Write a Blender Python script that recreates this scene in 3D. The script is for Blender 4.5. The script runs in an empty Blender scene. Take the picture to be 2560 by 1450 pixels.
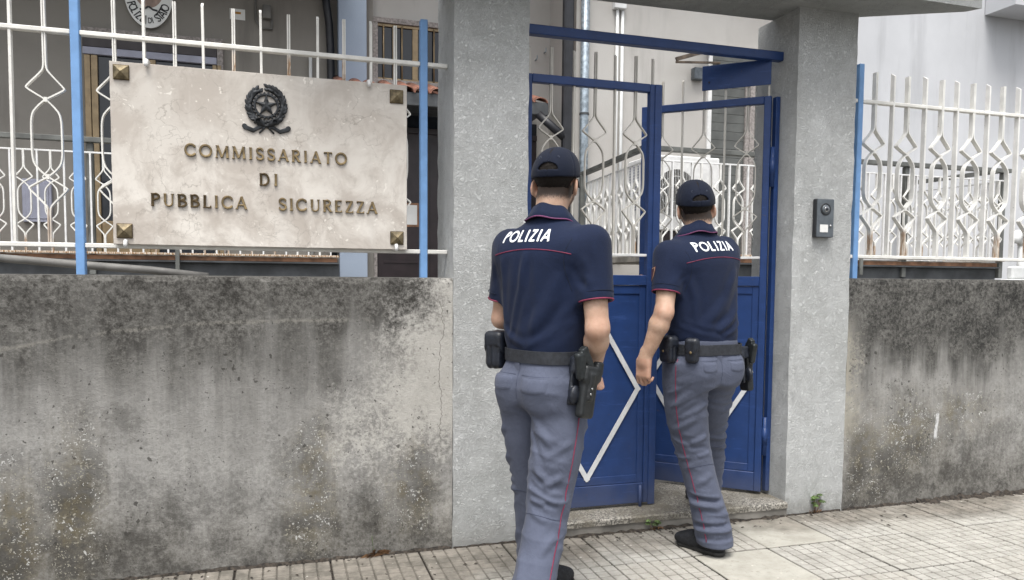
import bpy, bmesh, math, random
import numpy as np
from mathutils import Vector, Matrix
from mathutils.bvhtree import BVHTree

random.seed(4)
RNG = np.random.default_rng(7)
S = bpy.context.scene
C = S.collection
R = math.radians

# ---------------------------------------------------------------- camera
CAM = np.array([0.0, 0.0, 1.301])
YAW, PIT, ROL = R(17.05681), R(3.56741), R(0.45488)
FPX, PPY = 1900.32, 819.94            # focal length and principal row for a 2560 x 1450 picture
_f = np.array([math.sin(YAW) * math.cos(PIT), math.cos(YAW) * math.cos(PIT), -math.sin(PIT)])
_r = np.array([math.cos(YAW), -math.sin(YAW), 0.0])
_u = np.cross(_r, _f)
cR = math.cos(ROL) * _r + math.sin(ROL) * _u
cU = -math.sin(ROL) * _r + math.cos(ROL) * _u
cam = bpy.data.cameras.new('camera')
camo = bpy.data.objects.new('camera', cam)
C.objects.link(camo)
camo.matrix_world = Matrix(((cR[0], cU[0], -_f[0], CAM[0]), (cR[1], cU[1], -_f[1], CAM[1]),
                            (cR[2], cU[2], -_f[2], CAM[2]), (0, 0, 0, 1)))
cam.sensor_width = 36.0
cam.sensor_fit = 'HORIZONTAL'
cam.lens = 36.0 * FPX / 2560.0
cam.shift_y = (PPY - 725.0) / 2560.0
cam.clip_start = 0.05
cam.clip_end = 2000
S.camera = camo

# ---------------------------------------------------------------- light: bright overcast day
SUN_EL, SUN_AZ = R(66), R(205)        # azimuth from +Y clockwise: behind the camera, a little to the left
w = bpy.data.worlds.new('World')
S.world = w
w.use_nodes = True
nt = w.node_tree
bg = nt.nodes['Background']
sky = nt.nodes.new('ShaderNodeTexSky')
sky.sky_type = 'NISHITA'
sky.sun_disc = False
sky.sun_elevation = SUN_EL
sky.sun_rotation = SUN_AZ
sky.air_density = 1.0
sky.dust_density = 4.0
sky.ozone_density = 1.0
hs = nt.nodes.new('ShaderNodeHueSaturation')
hs.inputs['Saturation'].default_value = 0.22      # cloud cover: nearly colourless light
nt.links.new(sky.outputs[0], hs.inputs['Color'])
nt.links.new(hs.outputs[0], bg.inputs['Color'])
bg.inputs['Strength'].default_value = 0.15
sun = bpy.data.lights.new('sun', 'SUN')
sun.energy = 1.5
sun.angle = R(26)
sun.color = (1.0, 0.97, 0.92)
suno = bpy.data.objects.new('sun', sun)
C.objects.link(suno)
sd = Vector((math.sin(SUN_AZ) * math.cos(SUN_EL), math.cos(SUN_AZ) * math.cos(SUN_EL), math.sin(SUN_EL)))
suno.rotation_euler = sd.to_track_quat('Z', 'Y').to_euler()
S.view_settings.view_transform = 'Standard'
S.view_settings.look = 'None'
S.view_settings.gamma = 1
S.view_settings.exposure = 0.8
S.view_settings.use_curve_mapping = False


# ---------------------------------------------------------------- measuring
def at(x, y, Y):
    """point of the plane Y seen at pixel (x, y) of the 2560 x 1450 photograph"""
    d = (x - 1280) / FPX * cR - (y - PPY) / FPX * cU + _f
    t = (Y - CAM[1]) / d[1]
    p = CAM + t * d
    return Vector(p)


def atz(x, y, Z):
    d = (x - 1280) / FPX * cR - (y - PPY) / FPX * cU + _f
    t = (Z - CAM[2]) / d[2]
    return Vector(CAM + t * d)


# ---------------------------------------------------------------- object helpers
def tag(o, label, cat, group=None):
    o['label'] = label
    o['category'] = cat
    if group:
        o['group'] = group
    return o


def kind(o, k):
    o['kind'] = k
    return o


def empty(name, loc=(0, 0, 0), rz=0.0):
    o = bpy.data.objects.new(name, None)
    o.empty_display_size = 0.1
    C.objects.link(o)
    o.location = loc
    o.rotation_euler = (0, 0, rz)
    return o


def thing(name, label, cat, loc=(0, 0, 0), rz=0.0, group=None):
    return tag(empty(name, loc, rz), label, cat, group)


def link(name, me, m=None, parent=None, loc=(0, 0, 0), rot=(0, 0, 0), smooth=None):
    o = bpy.data.objects.new(name, me)
    C.objects.link(o)
    if m is not None and len(me.materials) == 0:
        me.materials.append(m)
    o.location = loc
    o.rotation_euler = rot
    if parent is not None:
        o.parent = parent
    if smooth is not None:
        for p in me.polygons:
            p.use_smooth = smooth
    return o


def mesh_from(verts, faces, name='m'):
    me = bpy.data.meshes.new(name)
    me.from_pydata([tuple(v) for v in verts], [], [tuple(f) for f in faces])
    me.update()
    return me


class MB:
    """collects shapes into one mesh"""

    def __init__(self):
        self.v = []
        self.f = []

    def add(self, vs, fs):
        n = len(self.v)
        self.v += [tuple(p) for p in vs]
        self.f += [tuple(i + n for i in q) for q in fs]
        return self

    def box(self, x0, x1, y0, y1, z0, z1, M=None):
        vs = [(x, y, z) for z in (z0, z1) for y in (y0, y1) for x in (x0, x1)]
        if M is not None:
            vs = [M @ Vector(p) for p in vs]
        fs = [(0, 2, 3, 1), (4, 5, 7, 6), (0, 1, 5, 4), (2, 6, 7, 3), (0, 4, 6, 2), (1, 3, 7, 5)]
        return self.add(vs, fs)

    def bbox(self, x0, x1, y0, y1, z0, z1, b=0.003, M=None):
        """box with bevelled edges"""
        xs = (x0, x1)
        ys = (y0, y1)
        zs = (z0, z1)
        vs = []
        idx = {}
        for i in (0, 1):
            for j in (0, 1):
                for k in (0, 1):
                    sx, sy, sz = (1 if i == 0 else -1), (1 if j == 0 else -1), (1 if k == 0 else -1)
                    for a in range(3):
                        p = [xs[i] + sx * b, ys[j] + sy * b, zs[k] + sz * b]
                        p[a] = (xs[i], ys[j], zs[k])[a]
                        idx[(i, j, k, a)] = len(vs)
                        vs.append(Vector(p))
        if M is not None:
            vs = [M @ p for p in vs]
        fs = []

        def g(i, j, k, a):
            return idx[(i, j, k, a)]
        for s in (0, 1):
            fs.append([g(s, 0, 0, 0), g(s, 1, 0, 0), g(s, 1, 1, 0), g(s, 0, 1, 0)][::(1 if s else -1)])
            fs.append([g(0, s, 0, 1), g(1, s, 0, 1), g(1, s, 1, 1), g(0, s, 1, 1)][::(-1 if s else 1)])
            fs.append([g(0, 0, s, 2), g(1, 0, s, 2), g(1, 1, s, 2), g(0, 1, s, 2)][::(1 if s else -1)])
        for j in (0, 1):
            for k in (0, 1):
                q = [g(0, j, k, 1), g(1, j, k, 1), g(1, j, k, 2), g(0, j, k, 2)]
                fs.append(q[::(1 if (j + k) % 2 == 0 else -1)][::-1] if j == 0 else q[::(1 if (j + k) % 2 == 0 else -1)][::-1])
        for i in (0, 1):
            for k in (0, 1):
                q = [g(i, 0, k, 0), g(i, 1, k, 0), g(i, 1, k, 2), g(i, 0, k, 2)]
                fs.append(q[::(1 if (i + k) % 2 == 0 else -1)])
        for i in (0, 1):
            for j in (0, 1):
                q = [g(i, j, 0, 0), g(i, j, 1, 0), g(i, j, 1, 1), g(i, j, 0, 1)]
                fs.append(q[::(1 if (i + j) % 2 == 0 else -1)][::-1])
        for i in (0, 1):
            for j in (0, 1):
                for k in (0, 1):
                    q = [g(i, j, k, 0), g(i, j, k, 1), g(i, j, k, 2)]
                    fs.append(q[::(1 if (i + j + k) % 2 else -1)])
        return self.add(vs, fs)

    def tube(self, pts, r, n=10, cap=True):
        pts = [Vector(p) for p in pts]
        rr = r if hasattr(r, '__len__') else [r] * len(pts)
        rings = []
        up = None
        for i, p in enumerate(pts):
            a = pts[max(i - 1, 0)]
            b = pts[min(i + 1, len(pts) - 1)]
            t = (b - a).normalized()
            if up is None:
                up = Vector((0, 0, 1)) if abs(t.z) < 0.9 else Vector((1, 0, 0))
            sx = t.cross(up)
            if sx.length < 1e-6:
                sx = t.orthogonal()
            sx.normalize()
            up = sx.cross(t).normalized()
            rings.append([p + rr[i] * (math.cos(2 * math.pi * k / n) * sx + math.sin(2 * math.pi * k / n) * up) for k in range(n)])
        vs = [q for ring in rings for q in ring]
        fs = []
        for i in range(len(pts) - 1):
            for k in range(n):
                fs.append((i * n + k, i * n + (k + 1) % n, (i + 1) * n + (k + 1) % n, (i + 1) * n + k))
        if cap:
            fs.append(tuple(range(n))[::-1])
            fs.append(tuple(range((len(pts) - 1) * n, len(pts) * n)))
        return self.add(vs, fs)

    def strip(self, path, wx, wy, nrm=Vector((0, 1, 0))):
        """rectangle swept along a path lying in the plane normal to nrm: wx across in the plane, wy along nrm"""
        pts = [Vector(p) for p in path]
        vs = []
        for i, p in enumerate(pts):
            a = pts[max(i - 1, 0)]
            b = pts[min(i + 1, len(pts) - 1)]
            t = (b - a).normalized()
            s = t.cross(nrm).normalized()
            for (u, v) in ((-1, -1), (1, -1), (1, 1), (-1, 1)):
                vs.append(p + s * (u * wx / 2) + nrm * (v * wy / 2))
        fs = []
        for i in range(len(pts) - 1):
            for k in range(4):
                fs.append((i * 4 + k, (i + 1) * 4 + k, (i + 1) * 4 + (k + 1) % 4, i * 4 + (k + 1) % 4))
        fs.append((0, 1, 2, 3))
        n = (len(pts) - 1) * 4
        fs.append((n + 3, n + 2, n + 1, n))
        return self.add(vs, fs)

    def lathe(self, prof, n=24, M=None, axis='Z'):
        vs = []
        for (r, z) in prof:
            for k in range(n):
                a = 2 * math.pi * k / n
                vs.append(Vector((r * math.cos(a), r * math.sin(a), z)))
        if M is not None:
            vs = [M @ p for p in vs]
        fs = []
        for i in range(len(prof) - 1):
            for k in range(n):
                fs.append((i * n + k, i * n + (k + 1) % n, (i + 1) * n + (k + 1) % n, (i + 1) * n + k))
        fs.append(tuple(range(n))[::-1])
        fs.append(tuple(range((len(prof) - 1) * n, len(prof) * n)))
        return self.add(vs, fs)

    def prism(self, poly, y0, y1, M=None):
        """polygon in x,z extruded along y"""
        n = len(poly)
        vs = [Vector((p[0], y0, p[1])) for p in poly] + [Vector((p[0], y1, p[1])) for p in poly]
        if M is not None:
            vs = [M @ p for p in vs]
        fs = [tuple(range(n)), tuple(range(n, 2 * n))[::-1]]
        for i in range(n):
            j = (i + 1) % n
            fs.append((i, i + n, j + n, j))
        return self.add(vs, fs)

    def mesh(self, name='m', fix=True):
        me = mesh_from(self.v, self.f, name)
        if fix:
            bm = bmesh.new()
            bm.from_mesh(me)
            bmesh.ops.recalc_face_normals(bm, faces=bm.faces)
            bm.to_mesh(me)
            bm.free()
        return me

    def build(self, name, m, parent=None, loc=(0, 0, 0), rot=(0, 0, 0), smooth=False):
        return link(name, self.mesh(name), m, parent, loc, rot, smooth)


def chaikin(pts, it=2):
    for _ in range(it):
        q = [pts[0]]
        for a, b in zip(pts[:-1], pts[1:]):
            q.append((a[0] * .75 + b[0] * .25, a[1] * .75 + b[1] * .25))
            q.append((a[0] * .25 + b[0] * .75, a[1] * .25 + b[1] * .75))
        q.append(pts[-1])
        pts = q
    return pts


# ---------------------------------------------------------------- distance-field modelling
def seg_d(P, a, b):
    a = np.asarray(a, float)
    b = np.asarray(b, float)
    ab = b - a
    t = np.clip(((P - a) @ ab) / max(ab @ ab, 1e-12), 0, 1)
    return np.linalg.norm(P - a - t[:, None] * ab, axis=1), t


def rcone(P, a, b, r1, r2):
    d, t = seg_d(P, a, b)
    return d - (r1 + (r2 - r1) * t)


def ellip(P, c, r, M=None):
    q = P - np.asarray(c, float)
    if M is not None:
        q = q @ M
    r = np.asarray(r, float)
    k = np.linalg.norm(q / r, axis=1)
    k2 = np.linalg.norm(q / (r * r), axis=1) + 1e-9
    return k * (k - 1.0) / k2


def rbox(P, c, h, rad, M=None):
    q = P - np.asarray(c, float)
    if M is not None:
        q = q @ M
    q = np.abs(q) - (np.asarray(h, float) - rad)
    return np.linalg.norm(np.maximum(q, 0), axis=1) + np.minimum(q.max(axis=1), 0) - rad


def smin(a, b, k):
    h = np.clip(0.5 + 0.5 * (b - a) / k, 0, 1)
    return b * (1 - h) + a * h - k * h * (1 - h)


def smax(a, b, k):
    return -smin(-a, -b, k)


def catm(z, zs, vs):
    """smooth interpolation of a column"""
    zs = np.asarray(zs, float)
    vs = np.asarray(vs, float)
    if zs[0] > zs[-1]:
        zs = zs[::-1]
        vs = vs[::-1]
    m = np.gradient(vs, zs)
    i = np.clip(np.searchsorted(zs, z) - 1, 0, len(zs) - 2)
    h = zs[i + 1] - zs[i]
    t = np.clip((z - zs[i]) / h, 0, 1)
    t2, t3 = t * t, t * t * t
    return (2 * t3 - 3 * t2 + 1) * vs[i] + (t3 - 2 * t2 + t) * h * m[i] + (-2 * t3 + 3 * t2) * vs[i + 1] + (t3 - t2) * h * m[i + 1]


def stack(P, rows, p=2.0, round_=0.02):
    """rows: z, cx, cy, rx, ry, yaw(deg)"""
    rows = np.asarray(rows, float)
    zs = rows[:, 0]
    z = P[:, 2]
    cx, cy, rx, ry = (catm(z, zs, rows[:, i]) for i in (1, 2, 3, 4))
    x = P[:, 0] - cx
    y = P[:, 1] - cy
    if rows.shape[1] > 5:
        a = np.radians(catm(z, zs, rows[:, 5]))
        c, s = np.cos(a), np.sin(a)
        x, y = c * x - s * y, s * x + c * y       # yaw clockwise seen from above
    k = (np.abs(x / rx) ** p + np.abs(y / ry) ** p) ** (1.0 / p)
    d = (k - 1) * np.minimum(rx, ry)
    dz = np.maximum(zs.min() - z, z - zs.max())
    return smax(d, dz, round_)


def surfnets(F, lo, vox):
    ins = F < 0
    n = F.shape
    cnt = np.zeros((n[0] - 1, n[1] - 1, n[2] - 1), np.int8)
    for i in (0, 1):
        for j in (0, 1):
            for k in (0, 1):
                cnt += ins[i:n[0] - 1 + i, j:n[1] - 1 + j, k:n[2] - 1 + k]
    act = (cnt > 0) & (cnt < 8)
    I, J, K = np.nonzero(act)
    nv = len(I)
    idx = np.full(cnt.shape, -1, np.int64)
    idx[I, J, K] = np.arange(nv)
    acc = np.zeros((nv, 3))
    num = np.zeros(nv)
    co = [(0, 0, 0), (1, 0, 0), (0, 1, 0), (1, 1, 0), (0, 0, 1), (1, 0, 1), (0, 1, 1), (1, 1, 1)]
    ed = [(0, 1), (2, 3), (4, 5), (6, 7), (0, 2), (1, 3), (4, 6), (5, 7), (0, 4), (1, 5), (2, 6), (3, 7)]
    val = [F[I + c[0], J + c[1], K + c[2]] for c in co]
    for a, b in ed:
        fa, fb = val[a], val[b]
        m = (fa < 0) != (fb < 0)
        t = np.where(m, fa / np.where(m, fa - fb, 1), 0)
        ca, cb = np.array(co[a], float), np.array(co[b], float)
        p = ca + t[:, None] * (cb - ca)
        acc += p * m[:, None]
        num += m
    V = np.stack([I, J, K], 1) + acc / num[:, None]
    V = np.asarray(lo) + V * vox
    Q = []
    for ax in range(3):
        sl0 = [slice(None)] * 3
        sl1 = [slice(None)] * 3
        sl0[ax] = slice(0, n[ax] - 1)
        sl1[ax] = slice(1, n[ax])
        a0 = ins[tuple(sl0)]
        a1 = ins[tuple(sl1)]
        e = np.argwhere(a0 != a1)
        b, c = (ax + 1) % 3, (ax + 2) % 3
        ok = (e[:, b] > 0) & (e[:, c] > 0) & (e[:, b] < n[b] - 1) & (e[:, c] < n[c] - 1)
        e = e[ok]
        flip = a0[e[:, 0], e[:, 1], e[:, 2]]
        q = []
        for (db, dc) in ((-1, -1), (0, -1), (0, 0), (-1, 0)):
            f = e.copy()
            f[:, b] += db
            f[:, c] += dc
            q.append(idx[f[:, 0], f[:, 1], f[:, 2]])
        q = np.stack(q, 1)
        q[~flip] = q[~flip][:, ::-1]
        Q.append(q)
    return V, np.concatenate(Q)


def grid_sdf(fn, lo, hi, vox):
    lo = np.asarray(lo, float) - 2 * vox
    hi = np.asarray(hi, float) + 2 * vox
    nb = np.ceil((hi - lo) / (8 * vox)).astype(int) + 1
    bx = np.stack(np.meshgrid(*[np.arange(k) for k in nb], indexing='ij'), -1).reshape(-1, 3)
    cen = lo + (bx * 8 + 3.5) * vox
    dc = fn(cen)
    act = np.abs(dc) < 8 * vox * 0.87 * 1.5 + 0.012
    F = np.repeat(np.repeat(np.repeat(dc.reshape(nb), 8, 0), 8, 1), 8, 2).astype(np.float32)
    F = np.where(F < 0, -1.0, 1.0).astype(np.float32)
    off = np.stack(np.meshgrid(*[np.arange(8)] * 3, indexing='ij'), -1).reshape(-1, 3)
    ab = bx[act]
    for s in range(0, len(ab), 400):
        blk = ab[s:s + 400]
        ijk = (blk[:, None, :] * 8 + off[None]).reshape(-1, 3)
        F[ijk[:, 0], ijk[:, 1], ijk[:, 2]] = fn(lo + ijk * vox)
    return surfnets(F, lo, vox)


def vnormals(V, Q):
    a = V[Q[:, 2]] - V[Q[:, 0]]
    b = V[Q[:, 3]] - V[Q[:, 1]]
    n = np.cross(a, b)
    N = np.zeros_like(V)
    for k in range(4):
        np.add.at(N, Q[:, k], n)
    return N / (np.linalg.norm(N, axis=1)[:, None] + 1e-12)


def relax(V, Q, it=2, lam=0.5):
    E = np.concatenate([Q[:, [0, 1]], Q[:, [1, 2]], Q[:, [2, 3]], Q[:, [3, 0]]])
    deg = np.bincount(E.ravel(), minlength=len(V)).astype(float)[:, None]
    for _ in range(it):
        A = np.zeros_like(V)
        np.add.at(A, E[:, 0], V[E[:, 1]])
        np.add.at(A, E[:, 1], V[E[:, 0]])
        V = V + lam * (A / np.maximum(deg, 1) - V)
    return V


def np_mesh(V, Q, name='m', smooth=True):
    me = bpy.data.meshes.new(name)
    me.vertices.add(len(V))
    me.vertices.foreach_set('co', np.asarray(V, np.float32).ravel())
    me.loops.add(Q.size)
    me.loops.foreach_set('vertex_index', Q.ravel().astype(np.int32))
    me.polygons.add(len(Q))
    me.polygons.foreach_set('loop_start', np.arange(0, Q.size, 4, dtype=np.int32))
    me.polygons.foreach_set('loop_total', np.full(len(Q), 4, np.int32))
    me.polygons.foreach_set('use_smooth', np.full(len(Q), smooth, bool))
    me.update(calc_edges=True)
    me.validate()
    return me


def sdf_mesh(fn, lo, hi, vox, name='m', it=1, post=None):
    V, Q = grid_sdf(fn, lo, hi, vox)
    if it:
        V = relax(V, Q, it)
    if post is not None:
        V = post(V, Q)
    return np_mesh(V, Q, name), V, Q


# ---------------------------------------------------------------- lettering: stroke glyphs, cap height 1
def arc(cx, cy, rx, ry, a0, a1, wd, n=14):
    p = [(cx + rx * math.cos(R(a0 + (a1 - a0) * i / n)), cy + ry * math.sin(R(a0 + (a1 - a0) * i / n))) for i in range(n + 1)]
    return [('c',) + p[i] + p[i + 1] + (wd,) for i in range(n)]


def glyph(ch, T, t, serif=0.0):
    L = lambda x0, y0, x1, y1, wd: [('b', x0, y0, x1, y1, wd)]
    h = t / 2
    s = []
    feet = []
    if ch == 'C':
        s = arc(.46, .5, .4, .5 - h, 42, 318, T * .9)
        adv = .84
        if serif:
            s += L(.76, .68, .76, .9, t)
            s += L(.76, .1, .76, .26, t)
    elif ch == 'O':
        s = arc(.46, .5, .42, .5 - h, 0, 360, T * .9, 26)
        adv = .92
    elif ch == 'M':
        s = L(.09, 0, .15, 1, t) + L(.15, 1, .5, .04, T) + L(.5, .04, .86, 1, t) + L(.86, 1, .93, 0, T)
        adv = 1.02
        feet = [(.09, 0), (.93, 0), (.12, 1), (.89, 1)]
    elif ch == 'I':
        s = L(.14, 0, .14, 1, T)
        adv = .28
        feet = [(.14, 0), (.14, 1)]
    elif ch == 'S':
        s = arc(.3, .74, .23, .26 - h, 25, 270, T * .85) + arc(.3, .26, .25, .26 - h, 90, -155, T * .85)
        adv = .6
        if serif:
            s += L(.51, .72, .51, .92, t)
            s += L(.06, .1, .06, .3, t)
    elif ch == 'A':
        s = L(.05, 0, .4, 1, t) + L(.4, 1, .75, 0, T) + L(.17, .32, .63, .32, t)
        adv = .8
        feet = [(.05, 0), (.75, 0)]
    elif ch in 'RPB':
        s = L(.12, 0, .12, 1, T) + L(.12, 1 - h, .32, 1 - h, t) + L(.12, .5, .32, .5, t)
        s += arc(.32, .75, .24, .25 - h, -90, 90, T * .85)
        adv = .62
        feet = [(.12, 0), (.1, 1)]
        if ch == 'R':
            s += L(.3, .5, .62, 0, T)
            feet += [(.64, 0)]
            adv = .7
        if ch == 'B':
            s += L(.12, h, .34, h, t) + arc(.33, .26, .28, .25 - h, -90, 90, T * .85)
            adv = .68
    elif ch == 'T':
        s = L(.34, 0, .34, 1, T) + L(.02, 1 - h, .66, 1 - h, t)
        adv = .68
        feet = [(.34, 0)]
        if serif:
            s += L(.04, 1, .04, .84, t)
            s += L(.64, 1, .64, .84, t)
    elif ch == 'D':
        s = L(.12, 0, .12, 1, T) + L(.12, h, .34, h, t) + L(.12, 1 - h, .34, 1 - h, t)
        s += arc(.34, .5, .36, .5 - h, -90, 90, T * .9)
        adv = .8
        feet = [(.1, 0), (.1, 1)]
    elif ch == 'U':
        s = L(.14, 1, .14, .34, T) + arc(.4, .34, .26, .34 - h, 180, 360, t * 1.2) + L(.66, .34, .66, 1, t)
        adv = .8
        feet = [(.14, 1), (.66, 1)]
    elif ch == 'L':
        s = L(.12, 0, .12, 1, T) + L(.12, h, .56, h, t)
        adv = .6
        feet = [(.1, 0), (.12, 1)]
        if serif:
            s += L(.56, 0, .56, .2, t)
    elif ch == 'E':
        s = L(.12, 0, .12, 1, T) + L(.12, h, .54, h, t) + L(.12, .52, .46, .52, t) + L(.12, 1 - h, .52, 1 - h, t)
        adv = .6
        if serif:
            s += L(.54, 0, .54, .18, t)
            s += L(.52, 1, .52, .84, t)
    elif ch == 'Z':
        s = L(.06, 1 - h, .6, 1 - h, t) + L(.55, .97, .08, .03, T) + L(.05, h, .62, h, t)
        adv = .66
        if serif:
            s += L(.07, 1, .07, .82, t)
            s += L(.61, 0, .61, .18, t)
    else:
        adv = .45
    if serif:
        for (x, y) in feet:
            yy = serif * .45 if y == 0 else 1 - serif * .45
            s += L(x - .12, yy, x + .12, yy, serif * .9)
    return s, adv


def glyph_sdf(strokes, P2):
    d = np.full(len(P2), 9.0)
    for (k, x0, y0, x1, y1, wd) in strokes:
        a = np.array((x0, y0))
        ab = np.array((x1 - x0, y1 - y0))
        Ln = np.linalg.norm(ab)
        u = ab / Ln
        q = P2 - a
        al = q @ u
        ac = q @ np.array((-u[1], u[0]))
        if k == 'b':
            dx = np.abs(al - Ln / 2) - Ln / 2
            dy = np.abs(ac) - wd / 2
            e = np.minimum(np.maximum(dx, dy), 0) + np.hypot(np.maximum(dx, 0), np.maximum(dy, 0))
        else:
            tt = np.clip(al, 0, Ln)
            e = np.hypot(al - tt, ac) - wd / 2
        d = np.minimum(d, e)
    return d


_gl = {}


def glyph_mesh(ch, style):
    """V in (u, v, w): cap height 1, w from 0 (back) to style depth"""
    key = (ch, style)
    if key in _gl:
        return _gl[key]
    T, t, sf, dep, res = style
    st, adv = glyph(ch, T, t, sf)

    def fn(P):
        d2 = glyph_sdf(st, P[:, :2])
        dz = np.abs(P[:, 2] - dep / 2) - dep / 2
        return np.maximum(d2, dz)
    vox = 1.0 / res
    V, Q = grid_sdf(fn, (-.15, -.1, -.02), (1.2, 1.1, dep + .02), vox)
    V = relax(V, Q, 1, .4)
    _gl[key] = (V, Q, adv)
    return _gl[key]


def text_width(txt, style, track, space):
    x = 0
    for ch in txt:
        x += space if ch == ' ' else glyph_mesh(ch, style)[2] + track
    return x - track


# ---------------------------------------------------------------- materials
class N:
    def __init__(self, name):
        self.m = bpy.data.materials.new(name)
        self.m.use_nodes = True
        self.t = self.m.node_tree
        self.b = self.t.nodes['Principled BSDF']

    def new(self, k):
        return self.t.nodes.new(k)

    def put(self, sock, v):
        if isinstance(v, bpy.types.NodeSocket):
            self.t.links.new(v, sock)
        elif v is not None:
            try:
                sock.default_value = v
            except Exception:
                sock.default_value = tuple(v) + (1.0,)

    def pos(self):
        if not hasattr(self, '_pos'):
            self._pos = self.new('ShaderNodeNewGeometry').outputs['Position']
        return self._pos

    def obj(self):
        if not hasattr(self, '_tc'):
            self._tc = self.new('ShaderNodeTexCoord')
        return self._tc.outputs['Object']

    def rnd(self):
        return self.new('ShaderNodeObjectInfo').outputs['Random']

    def xyz(self, v):
        s = self.new('ShaderNodeSeparateXYZ')
        self.put(s.inputs[0], v)
        return s.outputs

    def comb(self, x, y, z):
        s = self.new('ShaderNodeCombineXYZ')
        for i, v in enumerate((x, y, z)):
            self.put(s.inputs[i], v)
        return s.outputs[0]

    def noise(self, vec, scale, detail=4, rough=.55, dist=0.0, sc=None):
        if sc is not None:
            mp = self.new('ShaderNodeMapping')
            self.put(mp.inputs[0], vec)
            mp.inputs['Scale'].default_value = sc
            vec = mp.outputs[0]
        n = self.new('ShaderNodeTexNoise')
        self.put(n.inputs['Vector'], vec)
        n.inputs['Scale'].default_value = scale
        n.inputs['Detail'].default_value = detail
        n.inputs['Roughness'].default_value = rough
        n.inputs['Distortion'].default_value = dist
        return n.outputs['Fac']

    def voro(self, vec, scale, feature='F1', out='Distance', rand=1.0):
        n = self.new('ShaderNodeTexVoronoi')
        n.feature = feature
        self.put(n.inputs['Vector'], vec)
        n.inputs['Scale'].default_value = scale
        n.inputs['Randomness'].default_value = rand
        return n.outputs[out]

    def math(self, op, a, b=None, c=None):
        n = self.new('ShaderNodeMath')
        n.operation = op
        self.put(n.inputs[0], a)
        if b is not None:
            self.put(n.inputs[1], b)
        if c is not None:
            self.put(n.inputs[2], c)
        return n.outputs[0]

    def sm(self, v, a, b, c=0.0, d=1.0):
        n = self.new('ShaderNodeMapRange')
        n.interpolation_type = 'SMOOTHSTEP'
        self.put(n.inputs[0], v)
        for i, q in enumerate((a, b, c, d)):
            n.inputs[i + 1].default_value = q
        return n.outputs[0]

    def lin(self, v, a, b, c=0.0, d=1.0):
        n = self.new('ShaderNodeMapRange')
        self.put(n.inputs[0], v)
        for i, q in enumerate((a, b, c, d)):
            n.inputs[i + 1].default_value = q
        return n.outputs[0]

    def mix(self, f, a, b, blend='MIX'):
        n = self.new('ShaderNodeMix')
        n.data_type = 'RGBA'
        n.blend_type = blend
        self.put(n.inputs[0], f)
        self.put(n.inputs[6], a if isinstance(a, bpy.types.NodeSocket) else tuple(a) + (1.0,))
        self.put(n.inputs[7], b if isinstance(b, bpy.types.NodeSocket) else tuple(b) + (1.0,))
        return n.outputs[2]

    def bump(self, h, strength=.3, dist=.01, prev=None):
        n = self.new('ShaderNodeBump')
        n.inputs['Strength'].default_value = strength
        n.inputs['Distance'].default_value = dist
        self.put(n.inputs['Height'], h)
        if prev is not None:
            self.put(n.inputs['Normal'], prev)
        return n.outputs[0]

    def attr(self, name):
        n = self.new('ShaderNodeAttribute')
        n.attribute_name = name
        return n.outputs['Fac']

    def done(self, col=None, rough=.6, metal=0.0, normal=None, spec=.5, **kw):
        b = self.b.inputs
        if col is not None:
            self.put(b['Base Color'], col if isinstance(col, bpy.types.NodeSocket) else tuple(col) + (1.0,))
        self.put(b['Roughness'], rough)
        self.put(b['Metallic'], metal)
        self.put(b['Specular IOR Level'], spec)
        if normal is not None:
            self.put(b['Normal'], normal)
        for k, v in kw.items():
            self.put(b[k], v)
        return self.m


def simple(name, col, rough=.6, metal=0.0, var=.12, scale=6.0, bump=0.0, bscale=60, spec=.5, world=False):
    n = N(name)
    p = n.pos() if world else n.obj()
    f = n.noise(p, scale, 5)
    dark = tuple(c * (1 - var * 2) for c in col)
    lite = tuple(min(c * (1 + var), 1) for c in col)
    c = n.mix(n.sm(f, .3, .7), dark, lite)
    nm = n.bump(n.noise(p, bscale, 3), bump, .004) if bump else None
    return n.done(c, n.lin(n.noise(p, scale * 2.3, 3), .3, .7, rough * .85, min(rough * 1.15, 1)), metal, nm, spec)


M = {}


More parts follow.
